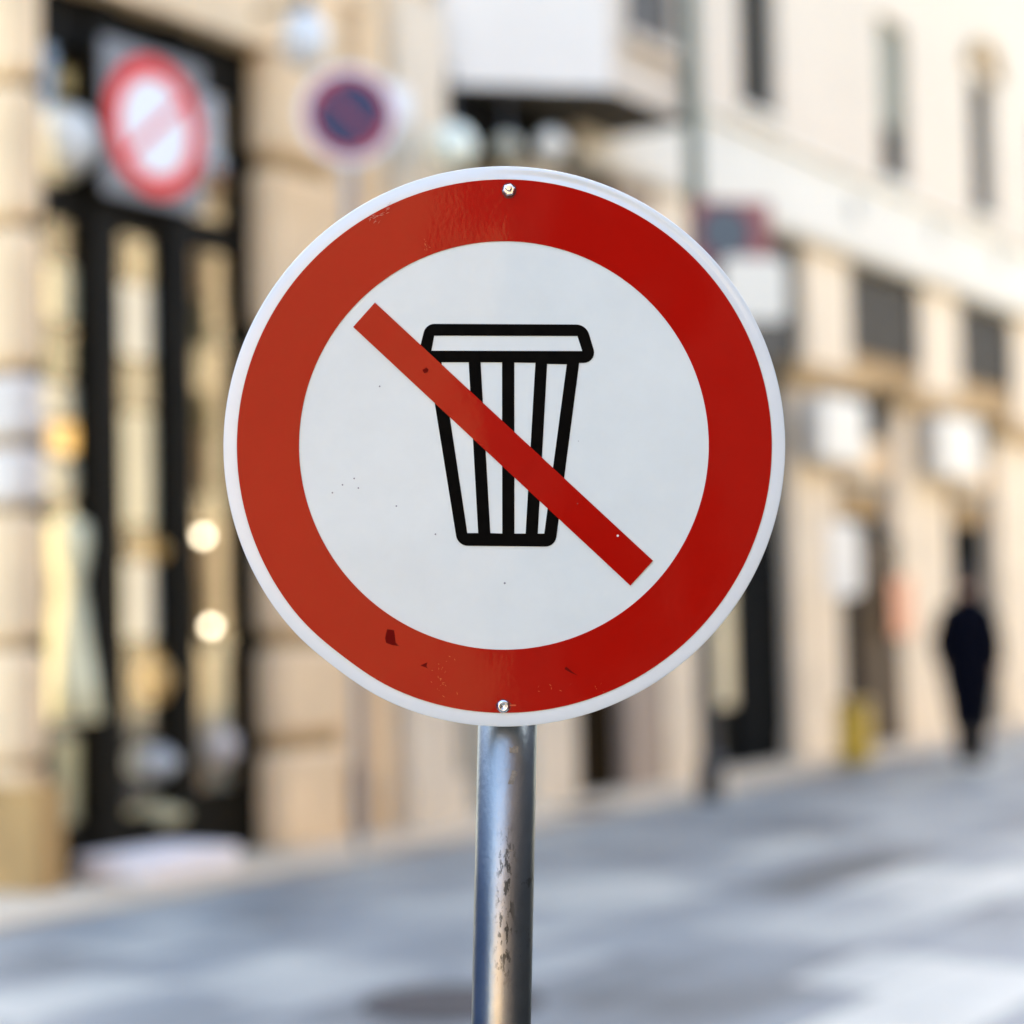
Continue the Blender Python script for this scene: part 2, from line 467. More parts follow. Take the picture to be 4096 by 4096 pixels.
def fillet(pts, radii, n=7):
    out = []; m = len(pts)
    for i in range(m):
        p = Vector(pts[i]); r = radii[i]
        if r <= 0: out.append(tuple(p)); continue
        a_ = (Vector(pts[i - 1]) - p).normalized(); b_ = (Vector(pts[(i + 1) % m]) - p).normalized()
        ang = a_.angle(b_) / 2; d_ = r / math.tan(ang)
        c_ = p + (a_ + b_).normalized() * (r / math.sin(ang))
        s = p + a_ * d_ - c_; e = p + b_ * d_ - c_
        tot = math.atan2(s.x * e.y - s.y * e.x, s.dot(e))
        for k in range(n + 1):
            t = tot * k / n
            out.append((c_.x + s.x * math.cos(t) - s.y * math.sin(t), c_.y + s.x * math.sin(t) + s.y * math.cos(t)))
    return out
q = lambda *pp: [SZ(*p) for p in pp]
zu = K / 1.38
outer = fillet(q((483, 196), (1374, 198), (1437, 412), (1335, 412), (1203, 1432), (665, 1428), (497, 410), (432, 408)),
               [62 * zu, 75 * zu, 58 * zu, 0, 62 * zu, 66 * zu, 0, 50 * zu])
holes = [q((530, 262), (1325, 262), (1352, 346), (515, 346)),
         q((571, 410), (722, 410), (778, 1358), (718, 1358)),
         q((788, 410), (907, 410), (911, 1360), (845, 1358)),
         q((975, 411), (1092, 412), (1040, 1360), (978, 1360)),
         q((1157, 418), (1266, 420), (1143, 1360), (1107, 1360))]
me = sheet_from_outlines([outer] + holes, -0.0004, 0.0004)
on_plate(me, 'bin_symbol', PK, plate)
me = sheet_from_outlines([q((200, 78), (1743, 1508), (1618, 1646), (80, 215))], -0.0010, 0.0005)
on_plate(me, 'slash_bar', PR, plate)

# bolts: a hexagonal nut with its thread end on top, a dished screw head below
bx, bz = S19(959, 354)
mb = MB()
def hexprism(mb, cx, cz, r, y0, y1, rot=0.3, seg=6, ch=0.0):
    n = len(mb.v)
    rings = [(r * (1 - ch), y0), (r, y0 + ch * r), (r, y1)]
    for rr, y in rings:
        for k in range(seg):
            an = rot + 2 * PI * k / seg; mb.v.append((cx + rr * math.cos(an), y, cz + rr * math.sin(an)))
    for i in range(2):
        for k in range(seg):
            a0 = n + i * seg + k; b0 = n + i * seg + (k + 1) % seg; mb.f.append((a0, b0, b0 + seg, a0 + seg))
    mb.f.append(tuple(n + k for k in range(seg)))
hexprism(mb, bx, bz, 0.0070, -0.0062, 0.001, 0.25, 6, 0.22)
hexprism(mb, bx - 0.0006, bz + 0.001, 0.0036, -0.0105, -0.0062, 0, 12, 0.25)
on_plate(mb_mesh(mb), 'bolt', ZINC, plate)
bx, bz = S19(951, 1332)
mb = MB(); seg = 24; n0 = 0
for rr, y in [(0.0072, 0.001), (0.0072, -0.0010), (0.0066, -0.0028), (0.0050, -0.0040), (0.0036, -0.0042), (0.0030, -0.0020), (0.0004, -0.0016)]:
    for k in range(seg):
        an = 2 * PI * k / seg; mb.v.append((bx + rr * math.cos(an), y, bz + rr * math.sin(an)))
for i in range(6):
    for k in range(seg):
        a0 = i * seg + k; b0 = i * seg + (k + 1) % seg; mb.f.append((a0, b0, b0 + seg, a0 + seg))
mb.f.append(tuple(6 * seg + k for k in range(seg)))
on_plate(mb_mesh(mb), 'bolt', ZINC, plate, True)
# clamps behind the plate
for dz in (0.262, -0.262):
    mb = MB(); mb.box(-0.05, 0.05, 0.0028, 0.016, dz - 0.014, dz + 0.014)
    hh = [(0.0345, dz - 0.014), (0.0365, dz - 0.014), (0.0365, dz + 0.014), (0.0345, dz + 0.014)]
    for (r_, z_), (r2, z2) in zip(hh, hh[1:] + hh[:1]):
        for k in range(24):
            a0 = 2 * PI * k / 24; a1 = 2 * PI * (k + 1) / 24
            P_ = lambda r, an, z: (r * math.cos(an), 0.052 + r * math.sin(an), z)
            mb.quad(P_(r_, a0, z_), P_(r_, a1, z_), P_(r2, a1, z2), P_(r2, a0, z2))
    on_plate(mb_mesh(mb), 'clamp', GALV, sgn)
# dirt and scratches on the red border and field
GRIME = mat('dark_grime', (0.15, 0.005, 0.003), 0.8, spec=0.03)
SCRA = mat('pale_scratch', (0.62, 0.30, 0.20), 0.6)
ORSC = mat('orange_scratch', (0.62, 0.10, 0.02), 0.6)
DOTM = mat('grey_fly_speck', (0.22, 0.23, 0.24), 0.7)
def blotch(pts19, name, m, y=-0.0011, par=None):
    me = sheet_from_outlines([[S19(x, y_) for x, y_ in pts19]], y, 0.0002)
    return on_plate(me, name, m, plate)
blotch([(732, 1188), (745, 1190), (748, 1213), (755, 1220), (742, 1218), (730, 1214), (728, 1205)], 'smudge', GRIME)
blotch([(800, 1254), (808, 1250), (806, 1257), (809, 1262), (801, 1258), (795, 1256)], 'smudge', GRIME)
blotch([(1066, 1260), (1070, 1258), (1080, 1267), (1092, 1275), (1078, 1269), (1067, 1263)], 'smudge', GRIME)
blotch([(796, 698), (803, 693), (808, 697), (806, 702), (800, 704)], 'smudge', GRIME, -0.0016)
blotch(circle(2.2, 1166, 1011, 12), 'scratch', mat('bright_chip', (0.8, 0.75, 0.7), 0.5), -0.0016)
for (x, y_) in ((953, 1101), (627, 931), (646, 916), (715, 729), (748, 956), (822, 1009), (676, 922), (668, 904)):
    blotch(circle(1.6 if (x, y_) != (953, 1101) else 2.0, x, y_, 8), 'speck', DOTM)
rs = random.Random(3)
for k in range(26):                     # scratched corner, upper left
    x = 692 + rs.random() * 42; y_ = 414 - (x - 692) * 0.75 + rs.gauss(0, 5)
    l = 1.5 + rs.random() * 4; an = rs.random() * 1.2 - 1.2
    dx, dy = l * math.cos(an), l * math.sin(an)
    blotch([(x - dx, y_ - dy), (x + 0.6, y_ - 0.6), (x + dx, y_ + dy), (x - 0.6, y_ + 0.7)], 'scratch', SCRA)
for k in range(44):
    if k < 10: x, y_ = rs.gauss(803, 4), rs.gauss(462, 6)
    elif k < 20: x, y_ = rs.uniform(985, 1160), rs.uniform(1280, 1335)
    else: x, y_ = rs.gauss(838, 11), rs.uniform(1238, 1318)
    l = 1 + rs.random() * 2.6; an = rs.random() * 3
    dx, dy = l * math.cos(an), l * math.sin(an)
    blotch([(x - dx, y_ - dy), (x + 0.5, y_ - 0.5), (x + dx, y_ + dy), (x - 0.5, y_ + 0.5)], 'scratch', ORSC)
blotch([(955, 1329.5), (975, 1329), (975, 1331.5), (955, 1332)], 'scratch', ORSC)

for (x, y_) in ((959, 354), (951, 1332)):
    rg_ = random.Random(int(x)); pts = []
    for k in range(26):
        an = 2 * PI * k / 26; r = 13.5 + rg_.random() * 2.2
        pts.append((x + r * math.cos(an), y_ + r * math.sin(an) * (0.9 if y_ > 1000 else 1.0)))
    blotch(pts, 'smudge', mat('rust_ring', (0.16, 0.012, 0.006), 0.6, 0.4, 300), -0.0009)
# ------------------------------------------------------------------ ground
def ground():
    me = bpy.data.meshes.new('street'); v = []; f = []; tone = []; uv = []
    us = []; u = -9.0
    w0, w1 = -11.6, 0.0
    # flagstones laid in courses along the street (facade frame: x along, y = -w)
    y = w0; rows = []
    rg = random.Random(11)
    while y < w1 - 1e-6:
        h = rg.choice((0.42, 0.5, 0.58)); y2 = min(w1, y + h); rows.append((y, y2)); y = y2
    pale = []  # sun patches coloured into the slabs, together with paler stones
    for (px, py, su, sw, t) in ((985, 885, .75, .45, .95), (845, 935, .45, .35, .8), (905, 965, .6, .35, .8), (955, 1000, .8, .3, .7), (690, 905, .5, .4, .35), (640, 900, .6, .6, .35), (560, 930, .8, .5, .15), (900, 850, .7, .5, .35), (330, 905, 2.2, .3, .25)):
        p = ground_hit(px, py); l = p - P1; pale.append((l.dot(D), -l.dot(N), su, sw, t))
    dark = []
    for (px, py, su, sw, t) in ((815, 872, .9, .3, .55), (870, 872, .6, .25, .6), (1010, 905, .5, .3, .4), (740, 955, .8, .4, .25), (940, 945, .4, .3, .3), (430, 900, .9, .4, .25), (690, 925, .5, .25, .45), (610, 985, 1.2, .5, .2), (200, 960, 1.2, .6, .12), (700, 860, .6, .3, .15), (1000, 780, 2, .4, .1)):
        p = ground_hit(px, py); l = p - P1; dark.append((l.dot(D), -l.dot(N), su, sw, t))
    for (ya, yb) in rows:
        u = -9.0 - rg.random()
        while u < 40:
            l = rg.uniform(0.6, 1.25); u2 = u + l
            n = len(v); v += [(u, ya, 0), (u2, ya, 0), (u2, yb, 0), (u, yb, 0)]; f.append((n, n + 1, n + 2, n + 3))
            cu, cy = (u + u2) / 2, (ya + yb) / 2
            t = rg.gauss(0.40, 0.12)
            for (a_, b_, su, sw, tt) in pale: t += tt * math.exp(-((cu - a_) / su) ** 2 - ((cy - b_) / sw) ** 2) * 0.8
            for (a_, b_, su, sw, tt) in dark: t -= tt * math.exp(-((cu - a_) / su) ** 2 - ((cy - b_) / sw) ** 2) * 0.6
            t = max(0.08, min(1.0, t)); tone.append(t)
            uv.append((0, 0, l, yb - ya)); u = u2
    nslab = len(f)
    # the rest of the sheet, out to the horizon
    E = 600.0
    for (x0, x1, y0, y1) in ((-E, E, -E, w0), (-E, E, w1, E), (-E, -10, w0, w1), (41.5, E, w0, w1)):
        n = len(v); v += [(x0, y0, 0), (x1, y0, 0), (x1, y1, 0), (x0, y1, 0)]; f.append((n, n + 1, n + 2, n + 3)); tone.append(0.4); uv.append(None)
    # fill ragged course ends just under the slabs
    n = len(v); v += [(-11, w0, -0.004), (43, w0, -0.004), (43, w1, -0.004), (-11, w1, -0.004)]; f.append((n, n + 1, n + 2, n + 3)); tone.append(0.4); uv.append(None)
    me.from_pydata(v, [], f); me.update()
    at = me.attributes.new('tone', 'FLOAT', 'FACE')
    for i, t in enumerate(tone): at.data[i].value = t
    ul = me.uv_layers.new(name='slab'); li = 0
    for i, poly in enumerate(me.polygons):
        q_ = uv[i]
        cc = [(0.5, 0.5)] * 4 if q_ is None else [(0, 0), (q_[2], 0), (q_[2], q_[3]), (0, q_[3])]
        for j, lp in enumerate(poly.loop_indices): ul.data[lp].uv = cc[j]
    m = bpy.data.materials.new('grey_flagstones'); m.use_nodes = True
    nt = m.node_tree; b = nt.nodes['Principled BSDF']
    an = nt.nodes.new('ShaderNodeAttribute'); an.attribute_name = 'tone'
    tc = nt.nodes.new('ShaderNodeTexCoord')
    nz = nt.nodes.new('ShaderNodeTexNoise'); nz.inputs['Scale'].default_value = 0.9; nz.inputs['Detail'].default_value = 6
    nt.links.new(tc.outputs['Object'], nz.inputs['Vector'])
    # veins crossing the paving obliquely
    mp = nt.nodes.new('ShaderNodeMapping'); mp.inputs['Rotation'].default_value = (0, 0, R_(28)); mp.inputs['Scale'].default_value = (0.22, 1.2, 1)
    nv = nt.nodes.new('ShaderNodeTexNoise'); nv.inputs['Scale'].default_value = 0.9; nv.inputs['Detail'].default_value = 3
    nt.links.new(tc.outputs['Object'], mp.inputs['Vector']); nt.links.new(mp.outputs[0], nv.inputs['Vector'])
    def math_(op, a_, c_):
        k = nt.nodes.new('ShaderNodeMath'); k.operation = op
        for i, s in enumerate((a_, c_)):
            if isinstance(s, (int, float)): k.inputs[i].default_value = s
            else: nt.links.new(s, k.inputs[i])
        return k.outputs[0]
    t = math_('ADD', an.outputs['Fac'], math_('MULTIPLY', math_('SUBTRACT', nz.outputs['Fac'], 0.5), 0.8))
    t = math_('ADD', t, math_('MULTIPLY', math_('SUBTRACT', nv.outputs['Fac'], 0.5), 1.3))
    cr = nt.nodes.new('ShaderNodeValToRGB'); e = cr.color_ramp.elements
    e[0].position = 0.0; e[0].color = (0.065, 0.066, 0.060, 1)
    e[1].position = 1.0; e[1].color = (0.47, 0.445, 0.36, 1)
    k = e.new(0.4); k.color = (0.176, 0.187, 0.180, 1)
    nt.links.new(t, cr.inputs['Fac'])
    # joints
    uvn = nt.nodes.new('ShaderNodeUVMap'); uvn.uv_map = 'slab'
    sx = nt.nodes.new('ShaderNodeSeparateXYZ'); nt.links.new(uvn.outputs[0], sx.inputs[0])
    jm = math_('LESS_THAN', math_('MINIMUM', sx.outputs[0], sx.outputs[1]), 0.012)
    mix = nt.nodes.new('ShaderNodeMix'); mix.data_type = 'RGBA'
    nt.links.new(jm, mix.inputs[0]); nt.links.new(cr.outputs['Color'], mix.inputs[6]); mix.inputs[7].default_value = (0.09, 0.085, 0.08, 1)
    nt.links.new(mix.outputs[2], b.inputs['Base Color'])
    b.inputs['Roughness'].default_value = 0.55
    bp = nt.nodes.new('ShaderNodeBump'); bp.inputs['Strength'].default_value = 0.3; bp.inputs['Distance'].default_value = 0.01
    n3 = nt.nodes.new('ShaderNodeTexNoise'); n3.inputs['Scale'].default_value = 25; nt.links.new(tc.outputs['Object'], n3.inputs['Vector'])
    nt.links.new(n3.outputs['Fac'], bp.inputs['Height']); nt.links.new(bp.outputs['Normal'], b.inputs['Normal'])
    me.materials.append(m)
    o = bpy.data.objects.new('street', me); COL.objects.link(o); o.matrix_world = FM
    tag(o, kind='structure')
ground()
pv = MB()
uL = U(40, 900)
pv.box(-1.4, 30, -0.75, 0.3, 0.0, 0.03)
o = pv.build('pavement', mat('beige_paving', (0.58, 0.46, 0.31), 0.8, 0.15, 1.5, bump=0.2), None); o.matrix_world = FM; tag(o, kind='structure')

# ------------------------------------------------------------------ left building: stone shop front
shop = thing('shop_building', 'honey stone building with rusticated piers and dark bronze shop front', 'building', P1, FROT)
HT = 16.0
uA0, uA1 = U(-60, 500), U(38, 500)
uCorner = U(34, 850, -0.12)
uO1 = U(271, 600)                      # right edge of the shop opening
zL = Zf(233, 39)                       # underside of the lintel
uB1 = U(345, 740)                      # right edge of second pier
uM1 = U(440, 500)                      # where the taller arcade building begins
DEP = 0.13                             # recess of the shop front
# corner pier: the building ends here, its flank goes back from the corner
pr = MB(); pr2 = MB()
joints = [785, 762, 655, 638, 512, 497, 457, 431, 424, 382, 360, 233, 217, 90, 80]
zs = [Zf(20, y) for y in (785, 768, 646, 509, 443, 371, 225, 84, -60, -200)]
uPx = U(18, 500, -0.10)
uPl = uPx - 0.0
for i in range(len(zs) - 1):
    z0, z1 = zs[i], zs[i + 1]
    if i in (3, 4): continue
    if i == 0: pr.box(uPl + 0.05, uA1 - 0.02, -0.05, 1.5, z0, z1); continue
    (pr if i < 3 else pr2).bbox(uPl, uA1 + 0.02, -0.10, 1.5, z0 + 0.02, z1 - 0.02, 0.07)
MB().box(uPl + 0.07, uA1 - 0.06, -0.01, 1.43, zs[1], HT).build('pier_core', TAN, shop)
pr.build('corner_pier', STONE, shop); pr2.build('corner_pier', STONE, shop)
mb = MB()
for i in (3, 4): mb.bbox(uPl, uA1 + 0.02, -0.10, 1.5, zs[i] + 0.03, zs[i + 1] - 0.03, 0.05)
mb.build('pale_block', STONE_P, shop)
mb = MB(); mb.box(uCorner - 0.0, U(61, 850, -0.12), -0.14, 1.6, 0, zs[0]); mb.build('plinth', STONE_G, shop)
# lintel and upper wall
mb = MB(); mb.box(uPl, uM1, 0.0, 0.5, zL + 0.55, HT); mb.build('wall', STONE, shop)
mb = MB(); mb.box(uA1, uB1 - 0.04, -0.06, 0.5, zL, zL + 0.55); mb.build('lintel', STONE, shop)
# second pier, rusticated
mb = MB()
zz = [0.0, Zf(310, 742), Zf(310, 640), Zf(310, 500), Zf(310, 340), Zf(310, 172), Zf(310, 60)]
for i in range(len(zz) - 1):
    z1 = zz[i + 1] - 0.05 if i + 2 < len(zz) else zL
    mb.bbox(uO1, uB1, -0.06, 0.7, zz[i] + (0.05 if i else 0.0), z1, 0.06)
mb.build('pier', STONE, shop)
mb = MB(); mb.box(uO1 + 0.06, uB1 - 0.08, 0.01, 0.68, 0.0, zL); mb.build('pier_core', TAN, shop)
# narrow recess, slim pilaster and broad pilaster between the pier and the arcade
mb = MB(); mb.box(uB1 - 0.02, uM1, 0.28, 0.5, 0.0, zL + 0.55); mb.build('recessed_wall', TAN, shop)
zR = Zf(360, 765)
mb = MB(); mb.box(uB1 - 0.05, U(370, 640), 0.05, 0.29, zR, zL + 0.55); mb.build('wall_panel', STONE, shop)
uS0, uS1 = U(372, 800), U(394, 800)
mb = MB(); mb.box(uS0, uS1, -0.04, 0.3, 0, zL + 0.54); mb.build('pilaster', STONE, shop)
uQ0, uQ1 = U(398, 780), U(446, 780)
mb = MB(); mb.box(uQ0, uQ1, -0.12, 0.3, 0, zL + 0.75); mb.box(uQ0 - 0.05, uQ1 + 0.05, -0.17, 0.3, 0, 0.35); mb.build('pilaster', CREAM_S, shop)
# shop front frame
fy = DEP
fr_ = MB()
zT = Zf(150, 60, fy) + 0.5
zb0, zb1 = Zf(80, 220, fy), Zf(80, 190, fy)
u0, u1 = uA1 - 0.05, uO1 + 0.05
zbase = Zf(100, 822, fy)
p1a, p1b = U(91, 500, fy), U(119, 500, fy)
p2a, p2b = U(169, 500, fy), U(192, 500, fy)
p3a = U(243, 500, fy)
p0b = U(46, 500, fy)
fr_.box(u0, p0b, fy, fy + 0.12, 0, zT)
fr_.box(p1a, p1b, fy - 0.03, fy + 0.12, 0, zT)
fr_.box(p2a, p2b, fy - 0.03, fy + 0.12, 0, zT)
fr_.box(p3a, u1, fy, fy + 0.12, 0, zT)
for a_, b_ in ((p0b, p1a), (p1b, p2a), (p2b, p3a)):
    fr_.box(a_, b_, fy + 0.01, fy + 0.11, zb0, zb1)
    fr_.box(a_, b_, fy + 0.01, fy + 0.11, 0, zbase - (0.0 if a_ != p2b else -0.1))
    fr_.box(a_, b_, fy + 0.01, fy + 0.11, zL - 0.32, zT)
frame = fr_.build('shopfront_frame', BRONZE, shop)
for a_, b_ in ((p0b, p1a), (p1b, p2a), (p2b, p3a)):
    for z0, z1 in ((zbase, zb0), (zb1, zL - 0.32)):
        MB().quad((a_, fy + 0.06, z0), (b_, fy + 0.06, z0), (b_, fy + 0.06, z1), (a_, fy + 0.06, z1)).build('glass_pane', GLASS, frame)
# shop interior shell
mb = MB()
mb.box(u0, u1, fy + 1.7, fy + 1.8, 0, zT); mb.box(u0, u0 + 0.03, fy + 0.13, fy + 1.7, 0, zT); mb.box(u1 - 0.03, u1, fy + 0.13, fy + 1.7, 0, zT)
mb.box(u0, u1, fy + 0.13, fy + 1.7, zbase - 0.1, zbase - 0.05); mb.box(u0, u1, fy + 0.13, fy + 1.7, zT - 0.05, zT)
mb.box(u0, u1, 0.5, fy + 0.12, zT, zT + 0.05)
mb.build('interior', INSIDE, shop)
for x in (p0b - 0.03, (p1a + p1b) / 2):  # added fill tubes, hidden behind the posts to brighten the window shapes
    MB().box(x - 0.012, x + 0.012, fy + 0.125, fy + 0.145, zbase + 0.1, zT - 0.4).build('added_fill_tube', mat('fill_tube_glow', (1.0, 0.86, 0.62), 0.5, emit=3.5), shop)
# white stone doorstep
su0, su1 = U(132, 850, -0.35), U(228, 850, -0.35)
st = tag(MB().bbox(su0, su1, -0.45, fy - 0.035, 0.031, 0.17, 0.015).build('doorstep', mat('white_step_stone', (0.80, 0.715, 0.655), 0.7, 0.08, 3, bump=0.2)), 'low white stone step in front of the bronze shop door', 'step')
st.matrix_world = FM

# made-up cards and shapes behind the glass, standing in for reflections
def show(name, label, cat, col, x0, y0, x1, y1, dy=0.14, th=0.04, form='panel', group='stand-ins for reflections in the shop window', rough=0.6, emit=0.0):
    y = fy + dy
    a_, b_, z0, z1 = rect(x0, y0, x1, y1, y)
    m = mat('display_' + label.replace(' ', '_')[:40], col, rough, 0.08, 5, emit=emit)
    w, h = b_ - a_, z1 - z0
    mb = MB()
    if form == 'panel': mb.poly(rounded(w, h, min(w, h) * 0.12), -th / 2, th / 2); zc = 0
    elif form == 'globe':
        mb.lathe([(max(0.003, w / 2 * math.sin(PI * k / 12)), -h / 2 * math.cos(PI * k / 12)) for k in range(13)], 24)
    elif form == 'vase':
        mb.lathe([(w * .22, -h / 2), (w * .30, -h * .46), (w * .5, -h * .1), (w * .42, h * .2), (w * .2, h * .4), (w * .26, h / 2)], 24)
    elif form == 'dress':
        mb.lathe([(w * .50, -h / 2), (w * .44, -h * .3), (w * .30, 0), (w * .24, h * .14), (w * .36, h * .32), (w * .34, h * .42), (w * .10, h * .46), (w * .09, h / 2)], 24)
    elif form == 'box': mb.box(-w / 2, w / 2, -0.06, 0.10, -h / 2, h / 2)
    o = mb.build(name, m, None, form in ('globe', 'vase', 'dress'))
    tag(o, label, cat, group)
    o.matrix_world = Matrix.Translation(W((a_ + b_) / 2, y, (z0 + z1) / 2)) @ Matrix.Rotation(FROT, 4, 'Z')
    return o
CRM = (0.84, 0.74, 0.47)
WHT = (0.82, 0.80, 0.70)
show('globe_lamp', 'large white stand-in globe behind glass above the transom, beside the corner pier', 'lamp', WHT, 40, 106, 92, 180, form='globe')  # globe stands in for a bright reflection in the glass
show('globe_lamp', 'small dim cream stand-in globe just above the large white globe', 'lamp', (0.55, 0.52, 0.36), 55, 68, 78, 94, 0.6, form='globe')  # globe stands in for a dim reflection in the glass
show('display_panel', 'pale yellow stand-in card at top of the window bay beside the corner pier', 'display panel', CRM, 48, 268, 100, 322)
show('stand_in_box', 'small dark green stand-in box under the pale yellow card', 'box', (0.10, 0.11, 0.05), 44, 336, 68, 378, form='box')
show('display_panel', 'tan stand-in card next to the small dark green box', 'display panel', (0.6, 0.48, 0.28), 72, 332, 100, 380, 0.4)
show('display_panel', 'cream stand-in card just above the orange card', 'display panel', (0.78, 0.73, 0.55), 46, 386, 100, 417)
show('display_panel', 'orange stand-in card between two cream cards', 'display panel', (0.72, 0.45, 0.14), 48, 424, 100, 454, 0.3)
show('display_panel', 'cream stand-in card just below the orange card', 'display panel', (0.78, 0.72, 0.52), 46, 461, 102, 494)
show('stand_in_dress', 'tall pale yellow dress shape standing in for a reflection in the shop window', 'dress form', (0.82, 0.78, 0.50), 44, 508, 92, 720, form='dress')
show('display_panel', 'grey green stand-in board low in the window under the yellow dress', 'display panel', (0.36, 0.36, 0.25), 56, 738, 104, 826, 0.5)
show('display_panel', 'cream stand-in card high behind glass under the square plate with the red circle', 'display panel', (0.72, 0.63, 0.44), 135, 246, 172, 284, 0.35)
show('display_panel', 'white rounded stand-in card in the middle window bay, under the small cream card', 'display panel', WHT, 118, 287, 172, 358)
show('stand_in_box', 'grey brown stand-in box under the white rounded card', 'box', (0.22, 0.19, 0.12), 120, 366, 142, 408, form='box')
show('display_panel', 'tan stand-in card beside the grey brown box in the middle bay', 'display panel', (0.62, 0.52, 0.34), 145, 366, 176, 410, 0.4)
show('display_panel', 'tall cream stand-in board in the middle window bay', 'display panel', (0.76, 0.70, 0.48), 121, 414, 174, 524)
show('vase', 'small orange brown stand-in pot under the tall cream board', 'vase', (0.45, 0.26, 0.06), 140, 538, 174, 562, form='vase')
show('display_panel', 'white upright stand-in card low in the middle window bay', 'display panel', WHT, 124, 562, 160, 638)
show('vase', 'round orange stand-in vase below the white upright card', 'vase', (0.70, 0.42, 0.13), 142, 650, 178, 702, form='vase')
show('stand_in_ball', 'white stand-in ball low behind the middle window glass', 'ornament', (0.45, 0.46, 0.44), 132, 744, 172, 780, form='globe')
show('vase', 'squat pale yellow stand-in bowl at the foot of the middle window', 'bowl', (0.45, 0.40, 0.22), 132, 800, 178, 827, form='vase')
show('display_panel', 'olive stand-in board in the shaded right-hand window bay', 'display panel', (0.17, 0.14, 0.04), 196, 300, 246, 384, 0.4)
show('display_panel', 'golden brown stand-in board in the shaded window bay below the olive board', 'display panel', (0.42, 0.25, 0.06), 190, 388, 216, 432, 0.3)
show('display_panel', 'long pale green stand-in strip hanging in the shaded window bay', 'display panel', (0.40, 0.42, 0.28), 214, 410, 232, 520, 0.3)
show('display_panel', 'narrow brown stand-in board standing low in the shaded window bay', 'display panel', (0.30, 0.22, 0.10), 196, 572, 244, 700, 0.5)
show('vase', 'grey stand-in jar low in the shaded window bay', 'vase', (0.55, 0.50, 0.46), 202, 724, 232, 766, form='vase')
show('display_panel', 'thin teal stand-in strip standing in the shaded window bay', 'display panel', (0.24, 0.34, 0.28), 215, 640, 224, 830, 0.2)
for k, (x, y_, lab) in enumerate(((203, 536, 'small lit spot lamp in the shaded window bay, beside the pale green strip'), (236, 539, 'small lit spot lamp near the right frame of the shop window'), (211, 626, 'small lit spot lamp alone below the other two spot lamps'))):
    u_, z_ = fac(x, y_, fy + 0.2)
    t = fthing('spot_lamp', lab, 'lamp', u_, fy + 0.2, z_, 'small lamps in the shop window')
    MB().lathe([(max(0.001, 0.030 * math.sin(PI * i / 8)), -0.030 * math.cos(PI * i / 8)) for i in range(9)], 12).build('bulb', mat('lit_bulb', (1.0, 0.82, 0.6), 0.4, emit=2.2), t, True)
    MB().lathe([(0.020, 0.024), (0.014, 0.06), (0.004, 0.062), (0.004, 0.30)], 12).build('lamp_holder', BRONZE, t)

# square plate with round prohibition sign, in front of the shop front posts
y = -0.01
a_, b_, z0, z1 = rect(103, 51, 204, 203, y)
w, h = b_ - a_, z1 - z0
t = fthing('prohibition_plate', 'square white plate with red circle and slash on the shop front', 'sign', (a_ + b_) / 2, y, (z0 + z1) / 2)
pl = MB().poly(rounded(w, h, 0.03), 0, 0.02).build('sign_plate', mat('grey_white_plate', (0.17, 0.17, 0.165), 0.5), t)
rr = min(w, h) / 2 * 0.95
MB().disc(rr * 0.80, -0.003, 0.0, 48).build('white_field', mat('sign_field_white', (0.76, 0.75, 0.72), 0.5), t)
MB().disc(rr, -0.006, 0.0, 64, ri=rr * 0.72).build('red_ring', mat('bright_red_sign_paint', (0.72, 0.022, 0.014), 0.5, spec=0.1), t)
c45 = math.cos(R_(40)); s45 = math.sin(R_(40)); L_, B_ = rr * 0.78, rr * 0.06
MB().poly([(L_ * c45 - B_ * s45, L_ * s45 + B_ * c45), (-L_ * c45 - B_ * s45, -L_ * s45 + B_ * c45), (-L_ * c45 + B_ * s45, -L_ * s45 - B_ * c45), (L_ * c45 + B_ * s45, L_ * s45 - B_ * c45)], -0.005, -0.0032).build('slash_bar', mat('bright_red_sign_paint', (0.7, 0.05, 0.03)), t)
for sx in (-1, 1):
    MB().box(sx * w * 0.36 - 0.02, sx * w * 0.36 + 0.02, 0.021, fy - 0.03 - y, h * 0.2, h * 0.2 + 0.04).build('bracket', BRONZE, t)

# wall lantern high on the pier
u_, z_ = fac(304, 40, -0.45)
t = fthing('wall_lantern', 'pale globe lantern on an arm above the rusticated pier', 'lantern', u_, -0.45, z_)
MB().lathe([(max(0.003, 0.15 * math.sin(PI * k / 12)), -0.19 * math.cos(PI * k / 12)) for k in range(13)], 24).build('globe', WHITEM, t, True)
mb = MB(); mb.box(-0.015, 0.015, 0, 0.40, 0.24, 0.27); mb.lathe([(0.06, 0.18), (0.05, 0.26), (0.01, 0.30)], 16); mb.build('arm', BLACKP, t)

# no-parking sign on its own post by the pier
foot = ground_hit(360, 857)
dist = foot.y
t = thing('no_parking_sign', 'round blue no-parking sign with red rim on a thin post', 'road sign', (foot.x, foot.y, 0.0), R_(8))
ctr = at_y(349, 116, dist)
hz = ctr.z; off = ctr.x - foot.x
dR = 50 / FPX * dist
MB().lathe([(0.03, 0.0), (0.03, hz + dR * 0.9)], 20).build('post', GALV, t)
def plate_at(mb):
    mb.v = [(x + off, y_ - 0.04, z + hz) for x, y_, z in mb.v]; return mb
sp = plate_at(MB().disc(dR, 0.0, 0.004, 56)).build('sign_plate', SIGNW, t)
plate_at(MB().disc(dR * 0.87, -0.004, 0.0, 56, ri=dR * 0.70)).build('red_ring', SIGNR, t)
plate_at(MB().disc(dR * 0.695, -0.004, 0.0, 48)).build('blue_field', SIGNB, t)
L_, B_ = dR * 0.74, dR * 0.05
c45 = math.cos(R_(-45)); s45 = math.sin(R_(-45))
